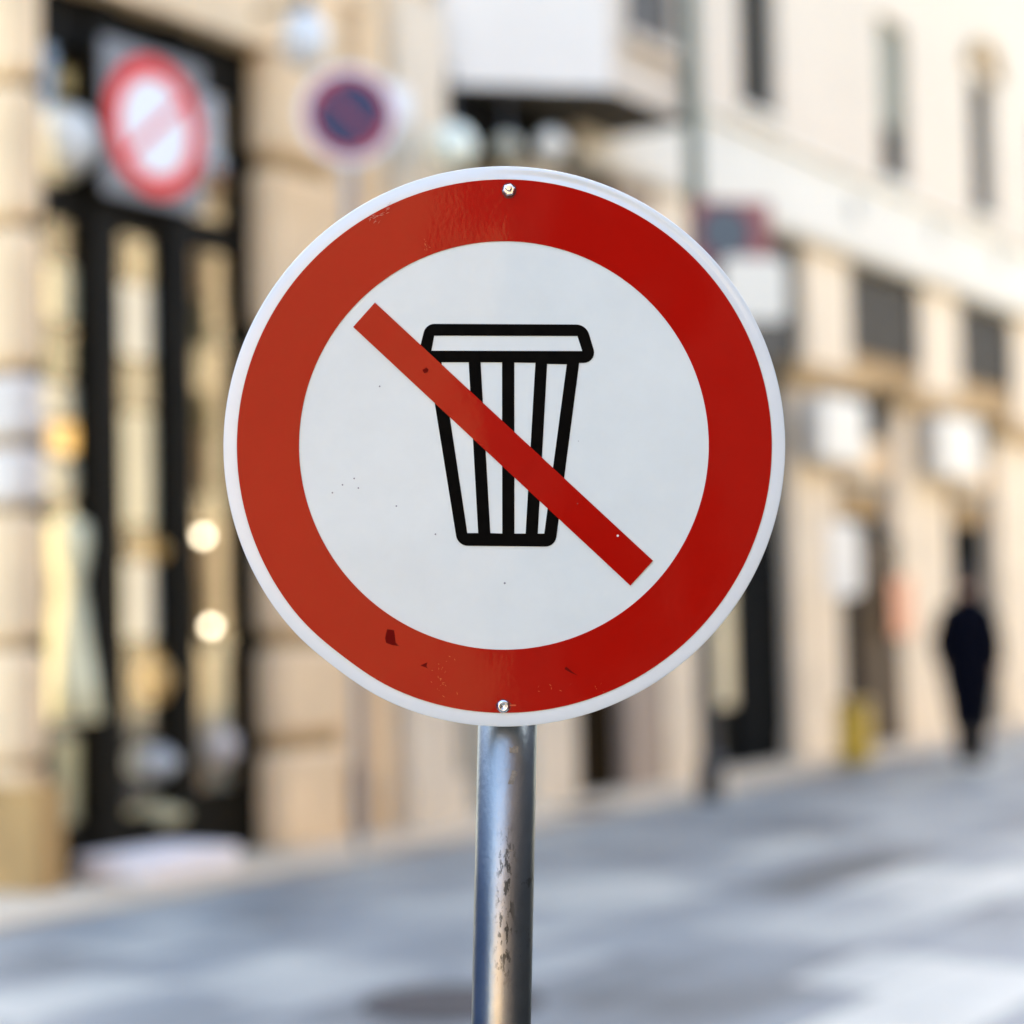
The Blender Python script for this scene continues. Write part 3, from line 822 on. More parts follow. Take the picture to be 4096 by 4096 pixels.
plate_at(MB().poly([(L_ * c45 - B_ * s45, L_ * s45 + B_ * c45), (-L_ * c45 - B_ * s45, -L_ * s45 + B_ * c45), (-L_ * c45 + B_ * s45, -L_ * s45 - B_ * c45), (L_ * c45 + B_ * s45, L_ * s45 - B_ * c45)], -0.007, -0.0045)).build('slash_bar', SIGNR, t)
# small white plate beside it on the wall
u0_, u1_, z0, z1 = rect(380, 85, 410, 118, -0.14)
tag(MB().poly(rounded(u1_ - u0_, z1 - z0, 0.03), 0, 0.02).build('wall_plate', SIGNW), 'small white plate fixed to the pale pilaster beside the no-parking sign', 'plate').matrix_world = Matrix.Translation(W((u0_ + u1_) / 2, -0.145, (z0 + z1) / 2)) @ Matrix.Rotation(FROT, 4, 'Z')

# ------------------------------------------------------------------ arcade building on the right
arc = thing('arcade_building', 'cream building with white fascia, pillars and grilled mezzanine windows', 'building', W(uM1, 0), FROT)
ux = lambda u: u - uM1
UE = 24.0
uF0 = U(580, 130, -0.2)                 # start of the white fascia
zF0 = Zf(800, 236, -0.2); zF1 = Zf(800, 149, -0.2)
RB = 0.62                               # depth of the recesses behind the pillars
# fascia band with its lower and upper mouldings
mb = MB()
mb.box(ux(uF0), ux(UE), -0.20, 0.6, zF0 + 0.06, zF1 - 0.06)
mb.box(ux(uF0) + 0.02, ux(UE), -0.17, 0.6, zF0, zF0 + 0.06)
mb.box(ux(uF0) - 0.02, ux(UE), -0.26, 0.6, zF1 - 0.06, zF1)
mb.build('fascia', FASCIA, arc)
# grey discs on the fascia, standing in for illegible lettering
for x, y_ in ((855, 208), (935, 232), (1000, 258)):
    u_, z_ = fac(x, y_, -0.2)
    MB().disc(0.13, -0.225, -0.19, 20, ux(u_), z_).build('lettering_disc', mat('lettering_grey', (0.42, 0.41, 0.37), 0.9, 0.2, 4), arc)
# upper wall with deep window reveals
wins = []
for xr, ytop, ybot in ((765, -40, 120), (897, 30, 186), (984, 86, 220)):
    y = 0.14
    ur = U(xr, (max(ytop, 0) + ybot) / 2, y)      # far edge of the opening at the back of the reveal
    wins.append((ur - 0.88, ur, Zf(xr - 6, ybot, y), Zf(xr - 6, ytop, y)))
wins.append((wins[2][0] + 2.6, wins[2][0] + 3.48, wins[2][2], wins[2][3]))
zb = min(w_[2] for w_ in wins); 
zlo = sum(w_[2] for w_ in wins[:3]) / 3; zhi = zlo + 2.3
mb = MB()
edges = [uF0 + 0.0] + [e for w_ in wins for e in (w_[0], w_[1])] + [UE]
for i in range(0, len(edges), 2):
    mb.box(ux(edges[i]), ux(edges[i + 1]), 0.0, 0.14, zF1, 16.5)
for w_ in wins:
    mb.box(ux(w_[0]), ux(w_[1]), 0.0, 0.14, zF1, w_[2]); mb.box(ux(w_[0]), ux(w_[1]), 0.0, 0.14, w_[3] if w_[3] < 9 else 9.0, 16.5)
mb.box(ux(uM1), ux(UE), 0.20, 0.6, zF1, 16.5)
mb.build('upper_wall', CREAM, arc)
for i, w_ in enumerate(wins):
    zt = min(w_[3], 9.0)
    f_ = MB(); f_.box(ux(w_[0]), ux(w_[1]), 0.145, 0.19, w_[2], zt)
    wo = f_.build('window', mat('dark_window_wood', (0.006, 0.005, 0.0025), 0.7, spec=0.1), arc)
    MB().box(ux(w_[0]) - 0.06, ux(w_[1]) + 0.06, -0.05, 0.0, w_[2] - 0.08, w_[2] - 0.004).build('sill', FASCIA, wo)
    if i == 1:
        MB().box(ux(w_[0]) + 0.05, ux(w_[1]) - 0.0, 0.10, 0.144, w_[2] + 0.65, zt - 0.02).build('shutter', SHUT, wo)
    if i in (0, 2):
        # arched hood moulding over the window
        mb = MB(); cu_ = (w_[0] + w_[1]) / 2; n = 12
        for k in range(n):
            a0 = PI * k / n; a1 = PI * (k + 1) / n
            P_ = lambda r, an, y_: (ux(cu_) + r * math.cos(an), y_, zt + 0.06 + r * 0.75 * math.sin(an))
            r0_, r1_ = 0.42, 0.56
            mb.quad(P_(r0_, a0, -0.12), P_(r0_, a1, -0.12), P_(r1_, a1, -0.12), P_(r1_, a0, -0.12))
            mb.quad(P_(r1_, a0, -0.12), P_(r1_, a1, -0.12), P_(r1_, a1, 0.0), P_(r1_, a0, 0.0))
            mb.quad(P_(r0_, a0, 0.0), P_(r0_, a1, 0.0), P_(r0_, a1, -0.12), P_(r0_, a0, -0.12))
        mb.build('hood_mould', TAN, wo)
# projecting upper storey (pale flank towards the camera, cream front)
yJ = -0.95
cB = W(U(440, 84, 0.0), 0.0); zJ = Zf(440, 84, 0.0)
uJ1 = U(611, 82, yJ)
uJ0 = U(440, 84, 0.0)
uJ2 = U(692, 100, yJ)
mb = MB()
fp = [(ux(uJ0), 0.0), (ux(uJ1), yJ), (ux(uJ2), yJ), (ux(uJ2), 0.0)]
n = 4
mb.v += [(x, y_, zJ) for x, y_ in fp] + [(x, y_, 16.5) for x, y_ in fp]
mb.f += [(0, 1, 2, 3), (4, 7, 6, 5)] + [(k, (k + 1) % 4, (k + 1) % 4 + 4, k + 4) for k in range(4)]
jt = mb.build('projecting_storey', GREYPL, arc)
jt.data.materials.append(CREAM); jt.data.materials.append(mat('dark_soffit', (0.035, 0.026, 0.012), 0.8, 0.3, 6))
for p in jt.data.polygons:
    if p.center.z < zJ + 0.01: p.material_index = 2  # underside takes a darker colour than the walls
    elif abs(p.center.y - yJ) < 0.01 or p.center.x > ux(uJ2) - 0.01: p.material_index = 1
a_, b_, z0, z1 = rect(626, -44, 668, 42, yJ)
wo = MB().box(ux(a_), ux(b_), yJ - 0.012, yJ + 0.05, z0, z1).build('window', mat('brown_shutter_wood', (0.03, 0.02, 0.008), 0.6, 0.3, 6), arc)
MB().box(ux(a_) - 0.05, ux(b_) + 0.05, yJ - 0.10, yJ - 0.001, z0 - 0.09, z0 - 0.003).build('sill', CREAM, wo)
MB().box(ux(b_) + 0.003, ux(b_) + 0.06, yJ - 0.06, yJ - 0.001, z0, z1).build('frame', CREAM, wo)
# ground floor: recessed back wall, openings, pillars
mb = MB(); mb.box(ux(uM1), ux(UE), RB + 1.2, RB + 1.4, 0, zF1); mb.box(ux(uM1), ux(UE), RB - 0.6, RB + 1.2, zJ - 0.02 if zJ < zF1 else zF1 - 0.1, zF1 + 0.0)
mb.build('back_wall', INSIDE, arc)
def pil(name, x0, x1, ypx, m, y0=-0.08, y1=0.62, ztop=None, zbot=0.0):
    a_, b_ = U(x0, ypx, y0), U(x1, ypx, y0)
    zt = zF0 - 0.003 if ztop is None else ztop
    return MB().box(ux(a_), ux(b_), y0, y1, zbot, zt).build(name, m, arc)
pil('pillar', 537, 579, 790, CREAM_S, ztop=Zf(558, 176) - 0.004)
MB().box(ux(uM1), ux(uF0), -0.09, 0.6, Zf(558, 176), zJ - 0.004).build('passage_shade_slab', DARK, arc)  # black slab standing in for the shade under the projecting storey
pil('door', 586, 628, 770, mat('dark_brown_door', (0.014, 0.008, 0.002), 0.8, 0.3, 5, spec=0.05), y0=0.05, y1=0.15)
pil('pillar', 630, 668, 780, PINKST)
pil('pillar', 668, 703, 770, CREAM_S, y0=-0.12)
# dark shop bay with a cream poster panel
pil('bay_frame', 704, 798, 770, BRONZE, y0=0.12, y1=0.20)
pil('black_door', 738, 798, 760, DARK, y0=0.04, y1=0.118)
# main pillars: lower shaft, moulded capital, upper shaft
PX = [(800, 847, 805, 850, 369, 390), (906, 957, 921, 959, 396, 417), (1006, 1052, 1013, 1060, 428, 445)]
pu = []
for (a0, a1, b0, b1, yt, yb) in PX:
    la, lb = U(a0, 640, -0.14), U(a1, 640, -0.14)
    ua, ub = U(b0, 320, -0.05), U(b1, 320, -0.05)
    zm0, zm1 = Zf((b0 + b1) / 2, yb, -0.1), Zf((b0 + b1) / 2, yt, -0.1)
    mb = MB()
    mb.box(ux(la), ux(lb), -0.09, 0.62, 0.32, zm0); mb.box(ux(la) - 0.04, ux(lb) + 0.04, -0.13, 0.62, 0, 0.32)
    mb.box(ux(ua), ux(ub), -0.05, 0.62, zm1, zF0 - 0.003)
    po = mb.build('pillar', CREAM_S, arc)
    MB().box(ux(min(la, ua)) - 0.05, ux(max(lb, ub)) + 0.05, -0.22, 0.62, zm0 + 0.002, zm1 - 0.002).build('capital', TAN, po)
    pu.append((la, lb, ua, ub, zm0, zm1))
pitch = pu[1][0] - pu[0][0]
for k in range(3):
    la, lb, ua, ub, zm0, zm1 = [q_ + (pitch * (k + 1) if i < 4 else 0) for i, q_ in enumerate(pu[2])]
    mb = MB(); mb.box(ux(la), ux(lb), -0.14, 0.62, 0, zm0); mb.box(ux(ua), ux(ub), -0.05, 0.62, zm1, zF0 - 0.003); mb.build('pillar', CREAM_S, arc)
    pu.append((la, lb, ua, ub, zm0, zm1))
bays = []
for k in range(len(pu) - 1):
    u0, u1 = pu[k][3], pu[k + 1][2]
    l0, l1 = pu[k][1], pu[k + 1][0]
    gu0, gu1 = u0, u1
    u0, u1 = max(u0, l0), min(u1, l1)
    zg0, zg1 = Zf(885, 362, 0.1), zF0 - 0.02
    g = MB().box(ux(gu0), ux(gu1), 0.03, 0.09, zg0, zg1).build('grilled_window', GOLDB, arc)
    mb = MB(); nb = 9
    for i in range(nb):
        x = ux(gu0) + (ux(gu1) - ux(gu0)) * (i + 0.5) / nb; mb.box(x - 0.014, x + 0.014, -0.035, -0.008, zg0, zg1)
    for i in range(3):
        z = zg0 + (zg1 - zg0) * (i + 0.5) / 3; mb.box(ux(gu0), ux(gu1), -0.007, 0.012, z - 0.015, z + 0.015)
    mb.build('iron_grille', IRON, g)
    zs0, zs1 = Zf(885, 396, 0.1), zg0 - 0.003
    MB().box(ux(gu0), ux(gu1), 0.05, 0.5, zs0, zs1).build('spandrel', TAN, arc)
    zw0 = Zf(885, 443, 0.1)
    MB().box(ux(u0), ux(u1), 0.06, 0.12, zw0, zs0 - 0.002).build('fanlight', DARK, arc)
    zp0 = Zf(885, 482, 0.1)
    MB().box(ux(u0), ux(u1), 0.02, 0.5, zp0, zw0 - 0.002).build('wall_panel', STONE, arc)
    zl0 = Zf(870, 518, 0.1)
    MB().box(ux(u0), ux(u1), 0.10, 0.5, zl0, zp0 - 0.002).build('door_lintel', TAN, arc)
    MB().box(ux(u0) + 0.05, ux(u1) - 0.05, 0.03, 0.098, zp0 - 0.14, zp0 - 0.03).build('sign_strip', mat('grey_name_strip', (0.25, 0.26, 0.22), 0.7), arc)
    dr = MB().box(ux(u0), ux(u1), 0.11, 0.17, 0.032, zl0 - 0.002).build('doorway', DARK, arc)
    bays.append((u0, u1, zl0))
MB().box(ux(pu[-1][1]), ux(UE), 0.0, 0.5, 0, zF0 - 0.003).build('end_wall', CREAM_S, arc)
# bay above the dark shop: bars and beam
a_, b_, z0, z1 = rect(582, 160, 655, 230, 0.3)
MB().box(ux(uF0) + 0.1, ux(U(655, 230, 0.3)), 0.03, 0.1, Zf(620, 300, 0.3), zF0 - 0.01).build('mezzanine_window', GOLDB, arc)
MB().box(ux(U(703, 280, 0.3)), ux(pu[0][2]), 0.03, 0.10, Zf(760, 420, 0.3), zF0 - 0.01).build('mezzanine_window', mat('dark_brown_board', (0.018, 0.012, 0.004), 0.7, 0.3, 4), arc)

# cream poster in the dark shop bay
a_, b_, z0, z1 = rect(713, 560, 738, 706, 0.06)
tag(MB().poly(rounded(b_ - a_, z1 - z0, 0.05), 0, 0.03).build('poster', mat('cream_poster', (0.74, 0.62, 0.38), 0.6, 0.1, 3)), 'tall cream poster board in the dark bay beside the lamp post', 'poster').matrix_world = Matrix.Translation(W((a_ + b_) / 2, 0.06, (z0 + z1) / 2)) @ Matrix.Rotation(FROT, 4, 'Z')

# globe lamps hanging in the passage under the projecting storey
for x, y_, r, c_, lab in ((452, 147, 0.17, (0.80, 0.82, 0.66), 'largest pale green globe lamp hanging in the dark passage'), (507, 147, 0.10, (0.42, 0.40, 0.30), 'dim grey globe lamp between two paler globes in the passage'), (551, 145, 0.12, (0.85, 0.82, 0.72), 'warm white globe lamp next to the white fascia end')):
    y = -0.40
    u_, z_ = fac(x, y_, y)
    t = fthing('globe_lamp', lab, 'lamp', u_, y, z_, 'globe lamps in the passage')
    MB().lathe([(max(0.003, r * math.sin(PI * k / 12)), -r * math.cos(PI * k / 12)) for k in range(13)], 24).build('globe', mat('passage_globe_%d' % x, c_, 0.3, emit=0.0 if c_[0] > 0.5 else 0.0), t, True)
    MB().lathe([(0.05, r * 0.9), (0.02, r + 0.06), (0.012, r + 0.07), (0.012, max(r + 0.1, zJ - z_ - 0.01))], 12).build('stem', BLACKP, t)

# lamp post with its signs
lp = ground_hit(711, 800)
t = thing('lamp_post', 'tall grey green lamp post with dark foot in front of the pillars', 'lamp post', (lp.x, lp.y, 0.0), 0)
MB().lathe([(0.075, 3.05), (0.07, 5.5), (0.06, 7.2)], 20).build('shaft', GREENP, t)
MB().lathe([(0.11, 0.0), (0.11, 0.3), (0.075, 0.36), (0.08, 1.0), (0.075, 3.049)], 20).build('foot', BLACKP, t)
MB().box(-0.03, 1.1, -0.03, 0.03, 7.2, 7.28).build('arm', GREENP, t)
MB().lathe([(0.10, 7.0), (0.16, 7.1), (0.12, 7.19)], 20, cx=1.05).build('lamp_head', GREENP, t)
# square reddish plate with round sign, fixed beside the post
c_ = at_y(732, 233, lp.y - 0.10)
sz = 82 / FPX * lp.y
t = thing('restriction_sign', 'square dull red plate with round grey blue disc on the lamp post', 'sign', c_, R_(14))
MB().poly(rounded(sz, sz * 0.80, 0.03), 0, 0.02).build('sign_plate', mat('dull_red_plate', (0.30, 0.10, 0.085), 0.5), t)
MB().disc(sz * 0.385, -0.004, -0.001, 40, -sz * 0.09, 0, ri=sz * 0.33).build('red_ring', mat('dark_red_ring', (0.16, 0.015, 0.02), 0.5), t)
MB().disc(sz * 0.327, -0.004, -0.001, 40, -sz * 0.09, 0).build('grey_disc', GREYB, t)
MB().box(-sz * 0.46, -sz * 0.38, 0.021, 0.06, -0.05, 0.05).build('bracket', BLACKP, t)
c_ = at_y(755, 289, lp.y - 0.10)
w, h = 68 / FPX * lp.y, 64 / FPX * lp.y
t = thing('supplementary_plate', 'blank white plate with rounded corners under the dull red sign', 'sign', c_, R_(14))
MB().poly(rounded(w, h, 0.08), 0, 0.02).build('sign_plate', mat('warm_white_plate', (0.78, 0.72, 0.58), 0.5), t)
MB().box(-w * 0.75, -w * 0.3, 0.021, 0.05, h * 0.2, h * 0.2 + 0.05).build('bracket', BLACKP, t)

# white boxes standing in for sunlit patches on the pillars
for k, (x0, y0, x1, y1, lab) in enumerate(((815, 398, 860, 466, 'white box for a sunlit patch on the pillar behind the white stand sign'), (935, 419, 976, 481, 'white box for a sunlit patch on the pillar beside the walking person'))):
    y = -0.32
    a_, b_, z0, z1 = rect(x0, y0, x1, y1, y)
    t = fthing('sunlit_patch_box', lab, 'lantern', (a_ + b_) / 2, y, z0, 'white boxes standing in for sunlit patches')
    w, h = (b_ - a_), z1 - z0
    MB().bbox(-w / 2, w / 2, -0.08, 0.08, 0.03, h - 0.03, 0.03).build('patch_box', mat('sunlit_patch_white', (0.66, 0.62, 0.53), 0.6), t)
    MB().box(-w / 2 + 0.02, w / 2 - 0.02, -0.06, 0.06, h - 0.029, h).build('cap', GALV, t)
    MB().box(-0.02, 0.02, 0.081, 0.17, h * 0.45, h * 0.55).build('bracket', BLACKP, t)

# white stand sign with thin dark post
ft = ground_hit(848, 764)
t = thing('stand_sign', 'white rounded sign on a thin dark stand by the first pillar', 'sign', (ft.x, ft.y, 0.0), FROT * 0.5)
zc0 = at_y(843, 596, ft.y).z; zc1 = at_y(843, 522, ft.y).z
w = 40 / FPX * ft.y
mb = MB().poly([(x, z + (zc0 + zc1) / 2) for x, z in rounded(w, zc1 - zc0, 0.08)], -0.04, -0.015); mb.build('sign_panel', mat('plain_white_panel', (0.80, 0.78, 0.70), 0.4), t)
mb = MB().lathe([(0.02, 0.03), (0.02, zc1 - 0.1)], 12); mb.build('post', BLACKP, t)
MB().lathe([(0.18, 0.031), (0.18, 0.05), (0.03, 0.07)], 24).build('foot', BLACKP, t)
# yellow bin next to it
fb = ground_hit(857, 766)
t = thing('yellow_bin', 'small yellow bin at the foot of the first pillar', 'bin', (fb.x, fb.y, 0.031), FROT)
w = 27 / FPX * fb.y; h = 62 / FPX * fb.y
MB().bbox(-w / 2, w / 2, -w / 2, w / 2, 0, h * 0.86, 0.03).build('bin_body', YELLOW, t)
MB().bbox(-w / 2 - 0.012, w / 2 + 0.012, -w / 2 - 0.012, w / 2 + 0.012, h * 0.86 + 0.002, h, 0.03).build('lid', mat('ochre_plastic_lid', (0.40, 0.24, 0.02), 0.5), t)
# half-open brown door leaf in the first doorway
u0, u1, zl = bays[0]
t = fthing('door_leaf', 'half open brown wooden door in the doorway behind the white stand sign', 'door', u0 + 0.30, 0.10, 0.033)
lf = MB(); Ld = 0.95; zt = zl - 0.25
lf.v += [(0, 0, 0), (0.70, -0.20, 0), (0.68, -0.235, 0), (-0.03, -0.04, 0), (-0.0, 0, zt), (0.70, -0.20, zt), (0.68, -0.235, zt), (-0.03, -0.04, zt)]
lf.f += [(0, 3, 2, 1), (4, 5, 6, 7), (0, 1, 5, 4), (1, 2, 6, 5), (2, 3, 7, 6), (3, 0, 4, 7)]
lf.build('leaf', BROWN, t)
MB().lathe([(0.02, 0.0), (0.03, 0.03), (0.02, 0.06)], 12, 0.60, -0.225, 1.0).build('handle', GALV, t)
# orange poster on the pillar flank
u_, z_ = fac(903, 607, -0.16)
a_, b_, z0, z1 = rect(893, 578, 913, 636, -0.16)
tag(MB().poly(rounded(b_ - a_, z1 - z0, 0.02), 0, 0.015).build('poster', mat('orange_poster', (0.68, 0.30, 0.15), 0.6, 0.15, 5)), 'faded orange poster on the pillar between the two doorways', 'poster').matrix_world = Matrix.Translation(W((a_ + b_) / 2, -0.158, (z0 + z1) / 2)) @ Matrix.Rotation(FROT, 4, 'Z')

# ------------------------------------------------------------------ iron covers in the paving
p = ground_hit(452, 1004)
t = tag(MB().lathe([(0.36, 0.003), (0.36, 0.009), (0.31, 0.010), (0.30, 0.007), (0.28, 0.009), (0.02, 0.009)], 40).build('manhole_cover', mat('rusty_cast_iron', (0.028, 0.022, 0.020), 0.7, 0.4, 12, bump=0.4), None), 'round dark iron cover in the paving behind the sign post', 'manhole cover'); t.location = p
p = ground_hit(588, 812)
t = thing('drain_grate', 'small dark drain grate in the paving at the foot of a pillar', 'drain', p, FROT)
mb = MB(); mb.box(-0.22, 0.22, -0.16, 0.16, 0.003, 0.008)
mb.build('drain_pit', DARK, t)
mb = MB()
for i in range(6): mb.box(-0.22 + i * 0.08, -0.18 + i * 0.08, -0.16, 0.16, 0.031, 0.042)
mb.build('grate', mat('rusty_cast_iron', (0.055, 0.045, 0.04)), t)

# ------------------------------------------------------------------ person walking away
def person():
    ft = ground_hit(972, 769)
    t = thing('person', 'person in a dark navy coat and black trousers walking beside the arcade', 'person', (ft.x, ft.y, 0.004), R_(-25))
    me = bpy.data.meshes.new('body')
    J = {'pel': (0, 0, .92, .15, .12), 'spi': (0, .0, 1.12, .145, .11), 'che': (0, .01, 1.32, .175, .12), 'nk0': (0, .0, 1.46, .07, .06), 'nk1': (0, .01, 1.52, .055, .055), 'hd0': (0, .015, 1.60, .078, .092), 'hd1': (0, .0, 1.69, .075, .085), 'hd2': (0, -.005, 1.735, .045, .05),
         'shl': (-.15, 0, 1.36, .065, .065), 'ell': (-.23, -.04, 1.13, .045, .045), 'wrl': (-.22, .05, .90, .032, .032), 'hnl': (-.21, .075, .82, .04, .026),
         'shr': (.15, 0, 1.36, .065, .065), 'elr': (.23, -.02, 1.13, .045, .045), 'wrr': (.22, .03, .90, .032, .032), 'hnr': (.21, .05, .82, .04, .026),
         'hpl': (-.085, 0, .86, .095, .095), 'knl': (-.08, .07, .49, .08, .08), 'anl': (-.085, .05, .10, .062, .062), 'tol': (-.075, .20, .045, .045, .035), 'hel': (-.07, .0, .05, .045, .04),
         'hpr': (.085, 0, .86, .095, .095), 'knr': (.08, .0, .48, .08, .08), 'anr': (.085, -.10, .12, .062, .062), 'tor': (.075, .03, .05, .045, .035), 'her': (.07, -.15, .08, .045, .04)}
    E = [('pel', 'spi'), ('spi', 'che'), ('che', 'nk0'), ('nk0', 'nk1'), ('nk1', 'hd0'), ('hd0', 'hd1'), ('hd1', 'hd2'), ('che', 'shl'), ('shl', 'ell'), ('ell', 'wrl'), ('wrl', 'hnl'), ('che', 'shr'), ('shr', 'elr'), ('elr', 'wrr'), ('wrr', 'hnr'),
         ('pel', 'hpl'), ('hpl', 'knl'), ('knl', 'anl'), ('anl', 'tol'), ('anl', 'hel'), ('pel', 'hpr'), ('hpr', 'knr'), ('knr', 'anr'), ('anr', 'tor'), ('anr', 'her')]
    for s, sx in (('l', -1), ('r', 1)):
        hx, hy, hz = J['hn' + s][:3]
        for k in range(4):
            J['f%s%d' % (s, k)] = (hx + sx * (0.012 - 0.004), hy + 0.028 - 0.018 * k, hz - 0.055 + 0.004 * abs(k - 1), .009, .009)
            J['g%s%d' % (s, k)] = (hx - sx * 0.008, hy + 0.026 - 0.018 * k, hz - 0.100 + 0.008 * abs(k - 1), .008, .008)
            E += [('hn' + s, 'f%s%d' % (s, k)), ('f%s%d' % (s, k), 'g%s%d' % (s, k))]
        J['t' + s] = (hx - sx * 0.02, hy + 0.05, hz - 0.03, .010, .010); E.append(('hn' + s, 't' + s))
    keys = list(J); ix = {k: i for i, k in enumerate(keys)}
    me.from_pydata([J[k][:3] for k in keys], [(ix[a_], ix[b_]) for a_, b_ in E], []); me.update()
    o = bpy.data.objects.new('body', me); COL.objects.link(o)
    mod = o.modifiers.new('skin', 'SKIN'); ss = o.modifiers.new('sub', 'SUBSURF'); ss.levels = ss.render_levels = 2
    if not me.skin_vertices: me.attributes  # layer is made with the modifier
    bmm = bmesh.new(); bmm.from_mesh(me)
    ly = bmm.verts.layers.skin.verify()
    bmm.verts.ensure_lookup_table()
    for k in keys:
        sv = bmm.verts[ix[k]][ly]; sv.radius = J[k][3:5]; sv.use_root = (k == 'pel')
    bmm.to_mesh(me); bmm.free()
    dg = bpy.context.evaluated_depsgraph_get()
    m2 = bpy.data.meshes.new_from_object(o.evaluated_get(dg))
    bpy.data.objects.remove(o)
    m2.name = 'body'; m2.materials.clear()
    m2.materials.append(mat('skin_tone', (0.45, 0.27, 0.19), 0.6)); m2.materials.append(mat('black_trousers', (0.003, 0.003, 0.004), 0.95, spec=0.05)); m2.materials.append(mat('black_shoes', (0.006, 0.006, 0.006), 0.5))
    for p_ in m2.polygons:
        p_.use_smooth = True
        z = p_.center.z
        p_.material_index = 2 if z < 0.085 else (1 if z < 0.94 and abs(p_.center.x) < 0.19 else 0)
    b = bpy.data.objects.new('body', m2); COL.objects.link(b); b.parent = t
    # coat: an oval shell from collar to above the knee, sleeves follow the arms
    mb = MB(); seg = 28
    prof = [(.165, .14, .36), (.19, .155, .58), (.225, .17, .78), (.235, .17, .95), (.225, .16, 1.12), (.225, .16, 1.28), (.215, .15, 1.38), (.15, .12, 1.455), (.075, .08, 1.50), (.07, .075, 1.53)]
    for rx, ry, z in prof:
        for k in range(seg):
            an = 2 * PI * k / seg; fold = 1 + (0.04 * math.sin(5 * an) if z < 0.9 else 0)
            mb.v.append((rx * fold * math.cos(an), ry * fold * math.sin(an), z))
    for i in range(len(prof) - 1):
        for k in range(seg): mb.f.append((i * seg + k, i * seg + (k + 1) % seg, (i + 1) * seg + (k + 1) % seg, (i + 1) * seg + k))
    NAVY = mat('dark_navy_coat', (0.003, 0.0035, 0.007), 0.95, 0.3, 20, spec=0.05)
    coat = mb.build('coat', NAVY, t, True)
    for s in ('l', 'r'):
        mb = MB(); pts = [Vector(J[k + s][:3]) for k in ('sh', 'sh', 'sh', 'sh', 'el', 'wr')]; pts[0].z += .088; pts[1].z += .07; pts[2].z += .03; rad = [.02, .055, .082, .086, .066, .052]
        for i, p_ in enumerate(pts):
            for k in range(16):
                an = 2 * PI * k / 16; mb.v.append((p_.x + rad[i] * math.cos(an), p_.y + rad[i] * math.sin(an), p_.z))
        for i in range(5):
            for k in range(16): mb.f.append((i * 16 + k, i * 16 + (k + 1) % 16, (i + 1) * 16 + (k + 1) % 16, (i + 1) * 16 + k))
        mb.f.append(tuple(range(16)))
        mb.build('sleeve', NAVY, coat, True)
    # hair cap and face features
    mb = MB()
    for i in range(9):
        th = PI * 0.62 * i / 8
        for k in range(20):
            an = 2 * PI * k / 20; back = -0.012 * math.sin(th)
            mb.v.append((.088 * math.sin(th) * math.cos(an), .104 * math.sin(th) * math.sin(an) * (1 if math.sin(an) < 0.3 else 0.86) + back, 1.655 + .105 * math.cos(th)))
    for i in range(8):
        for k in range(20): mb.f.append((i * 20 + k, i * 20 + (k + 1) % 20, (i + 1) * 20 + (k + 1) % 20, (i + 1) * 20 + k))
    mb.build('hair', mat('dark_brown_hair', (0.025, 0.014, 0.008), 0.7), t, True)
    mb = MB()
    mb.lathe([(.004, 1.585), (.013, 1.59), (.010, 1.61), (.004, 1.64)], 10, 0, .098, 0); mb.build('nose', MATS['skin_tone'], t, True)
    for sx in (-1, 1):
        MB().lathe([(max(.001, .011 * math.sin(PI * k / 8)), -.011 * math.cos(PI * k / 8)) for k in range(9)], 12, sx * .031, .090, 1.635).build('eye', mat('eye_white', (.7, .7, .68), .2), t, True)
        MB().lathe([(max(.001, .012 * math.sin(PI * k / 8)), -.030 * math.cos(PI * k / 8)) for k in range(9)], 12, sx * .082, .005, 1.62).build('ear', MATS['skin_tone'], t, True)
    MB().box(-.022, .022, .094, .102, 1.558, 1.566).build('mouth', mat('lips', (.32, .12, .10), .5), t)
person()
bpy.data.objects['person'].scale = (1.14, 1.14, 1.05)

# ------------------------------------------------------------------ across the street and behind: the houses that shade and reflect
def house(name, label, M, x0, x1, y0, y1, h, m, cols, rows, face):
    t = thing(name, label, 'building', (0, 0, 0)); t.matrix_world = M
    MB().box(x0, x1, y0, y1, 0, h).build('wall', m, t)
    MB().box(x0 - 0.3, x1 + 0.3, y0 - 0.3, y1 + 0.3, h, h + 0.25).build('roof', mat('clay_roof', (0.30, 0.14, 0.08), 0.9, 0.2, 2), t)
    for i in range(cols):
        for j in range(rows):
            u_ = x0 + (x1 - x0) * (i + 0.5) / cols; z = 1.2 + (h - 1.5) * j / rows
            mb = MB()
            if face == '+y': mb.box(u_ - 0.5, u_ + 0.5, y1 - 0.02, y1 + 0.03, z, z + 1.7)
            else: mb.box(u_ - 0.5, u_ + 0.5, y0 - 0.03, y0 + 0.02, z, z + 1.7)
            mb.build('window', mat('dark_window_wood', (0.035, 0.03, 0.015)), t)
    return t
SW = 14.0
SC0 = (CAM - P1).dot(D)
house('opposite_house', 'dark brown brick house across the street from the stone shop', FM, SC0 - 9.1, SC0 + 14.5, -SW - 8, -SW, 8.0, mat('dark_brown_brick', (0.10, 0.065, 0.04), 0.9, 0.25, 3), 7, 3, '+y')
house('opposite_house', 'sunlit cream house across the street, next to the brick house', FM, SC0 + 15.2, SC0 + 36, -SW - 8, -SW, 9.0, mat('sunlit_cream_wall', (0.74, 0.60, 0.37), 0.9, 0.06, 1), 9, 3, '+y')
house('ochre_house', 'ochre rendered house at the back of the square', Matrix.Translation((0, -20, 0)), -16, 10, -8, 0, 8.0, OCHRE, 3, 1, 'none')
t = thing('reflection_blocker', 'unseen dark brown block added to darken the reflection in the post', 'reflection_blocker', (2.9, 0, 0))  # unseen block, added to keep the post's right side dark
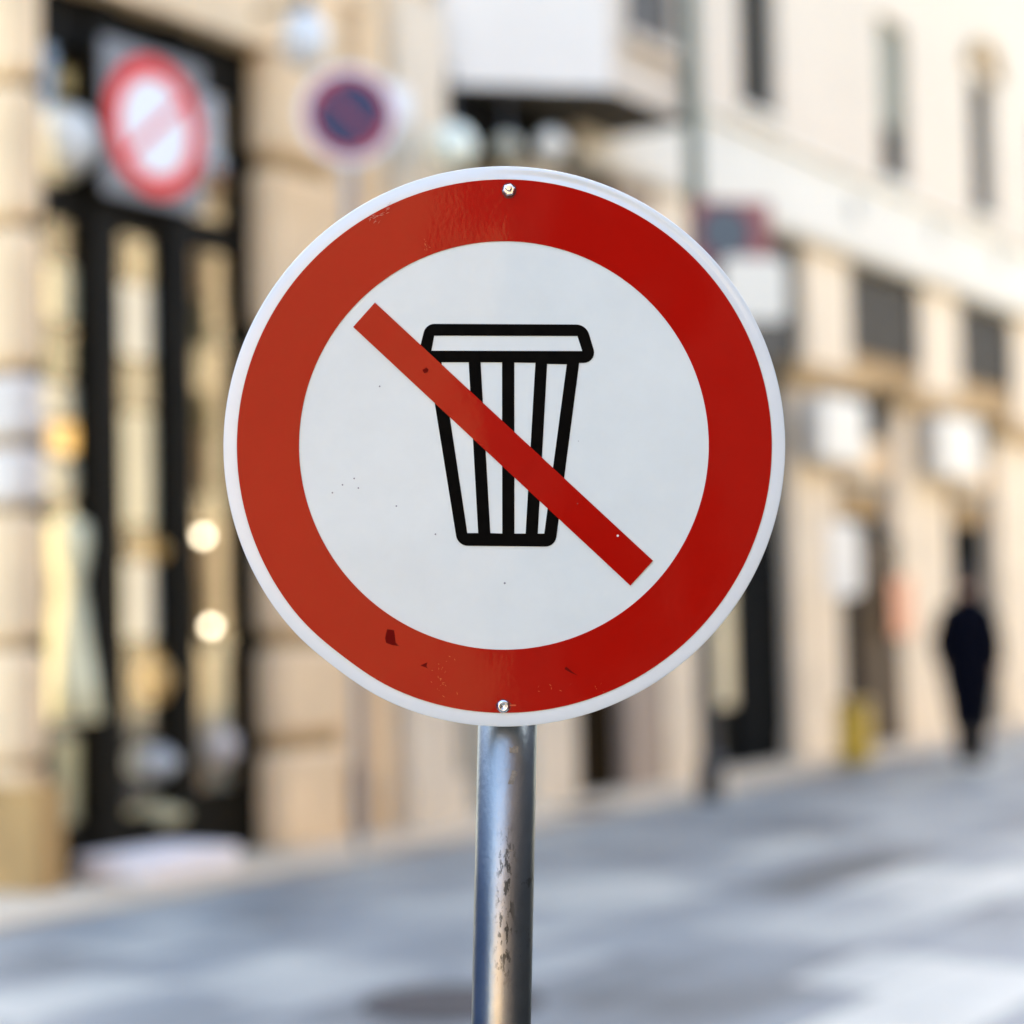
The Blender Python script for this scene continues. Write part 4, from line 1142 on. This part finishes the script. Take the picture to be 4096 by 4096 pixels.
MB().box(-0.7, 0.9, -1.5, 5.2, 0.0, 2.5).build('body', mat('dark_blocker_paint', (0.02, 0.016, 0.010), 0.6, 0.2, 2), t)
MB().box(-0.85, 1.05, -1.65, 5.35, 2.5, 2.62).build('roof', BLACKP, t)  # top of the added unseen block
t = thing('added_blue_boards', 'long unseen blue boards added to tint the left side of the post', 'added_boards', (-3.2, 0, 0))  # unseen boards, added so the post reflects blue on its left
MB().box(-0.03, 0.03, -0.8, 6.0, 0.1, 3.0).build('boards', mat('post_tint_blue', (0.012, 0.085, 0.27), 0.6, 0.15, 2), t)
for yy in (-0.6, 1.5, 3.7, 5.8): MB().box(-0.10, -0.031, yy - 0.04, yy + 0.04, 0, 2.25).build('post', GALV, t)
# ------------------------------------------------------------------ light
SUN_EL = R_(40)
sx, sy = -0.10, 0.99
l_ = math.hypot(sx, sy); sx /= l_; sy /= l_
SV = Vector((sx * math.cos(SUN_EL), sy * math.cos(SUN_EL), math.sin(SUN_EL)))
sd = bpy.data.lights.new('sun', 'SUN'); sd.energy = 3.5; sd.angle = R_(0.5); sd.color = (1.0, 0.92, 0.78)
so = bpy.data.objects.new('sun', sd); COL.objects.link(so)
so.rotation_euler = (-SV).to_track_quat('-Z', 'Y').to_euler(); so.location = (0, 30, 28)
wd = bpy.data.worlds.new('World'); SC.world = wd; wd.use_nodes = True
nt = wd.node_tree
sk = nt.nodes.new('ShaderNodeTexSky'); sk.sky_type = 'NISHITA'; sk.sun_disc = False
sk.sun_elevation = SUN_EL; sk.sun_rotation = math.atan2(sx, sy)
sk.air_density = 1.0; sk.dust_density = 2.5; sk.ozone_density = 0.4
bg = nt.nodes['Background']; bg.inputs['Strength'].default_value = 0.15
nt.links.new(sk.outputs[0], bg.inputs['Color'])
vs = SC.view_settings
vs.view_transform = 'Standard'; vs.look = 'None'; vs.exposure = 2.78; vs.gamma = 1.0; vs.use_curve_mapping = False
SC.cycles.use_denoising = True
SC.cycles.max_bounces = 8; SC.cycles.transparent_max_bounces = 12
SC.cycles.caustics_reflective = False; SC.cycles.caustics_refractive = False
SC.cycles.sample_clamp_indirect = 8.0
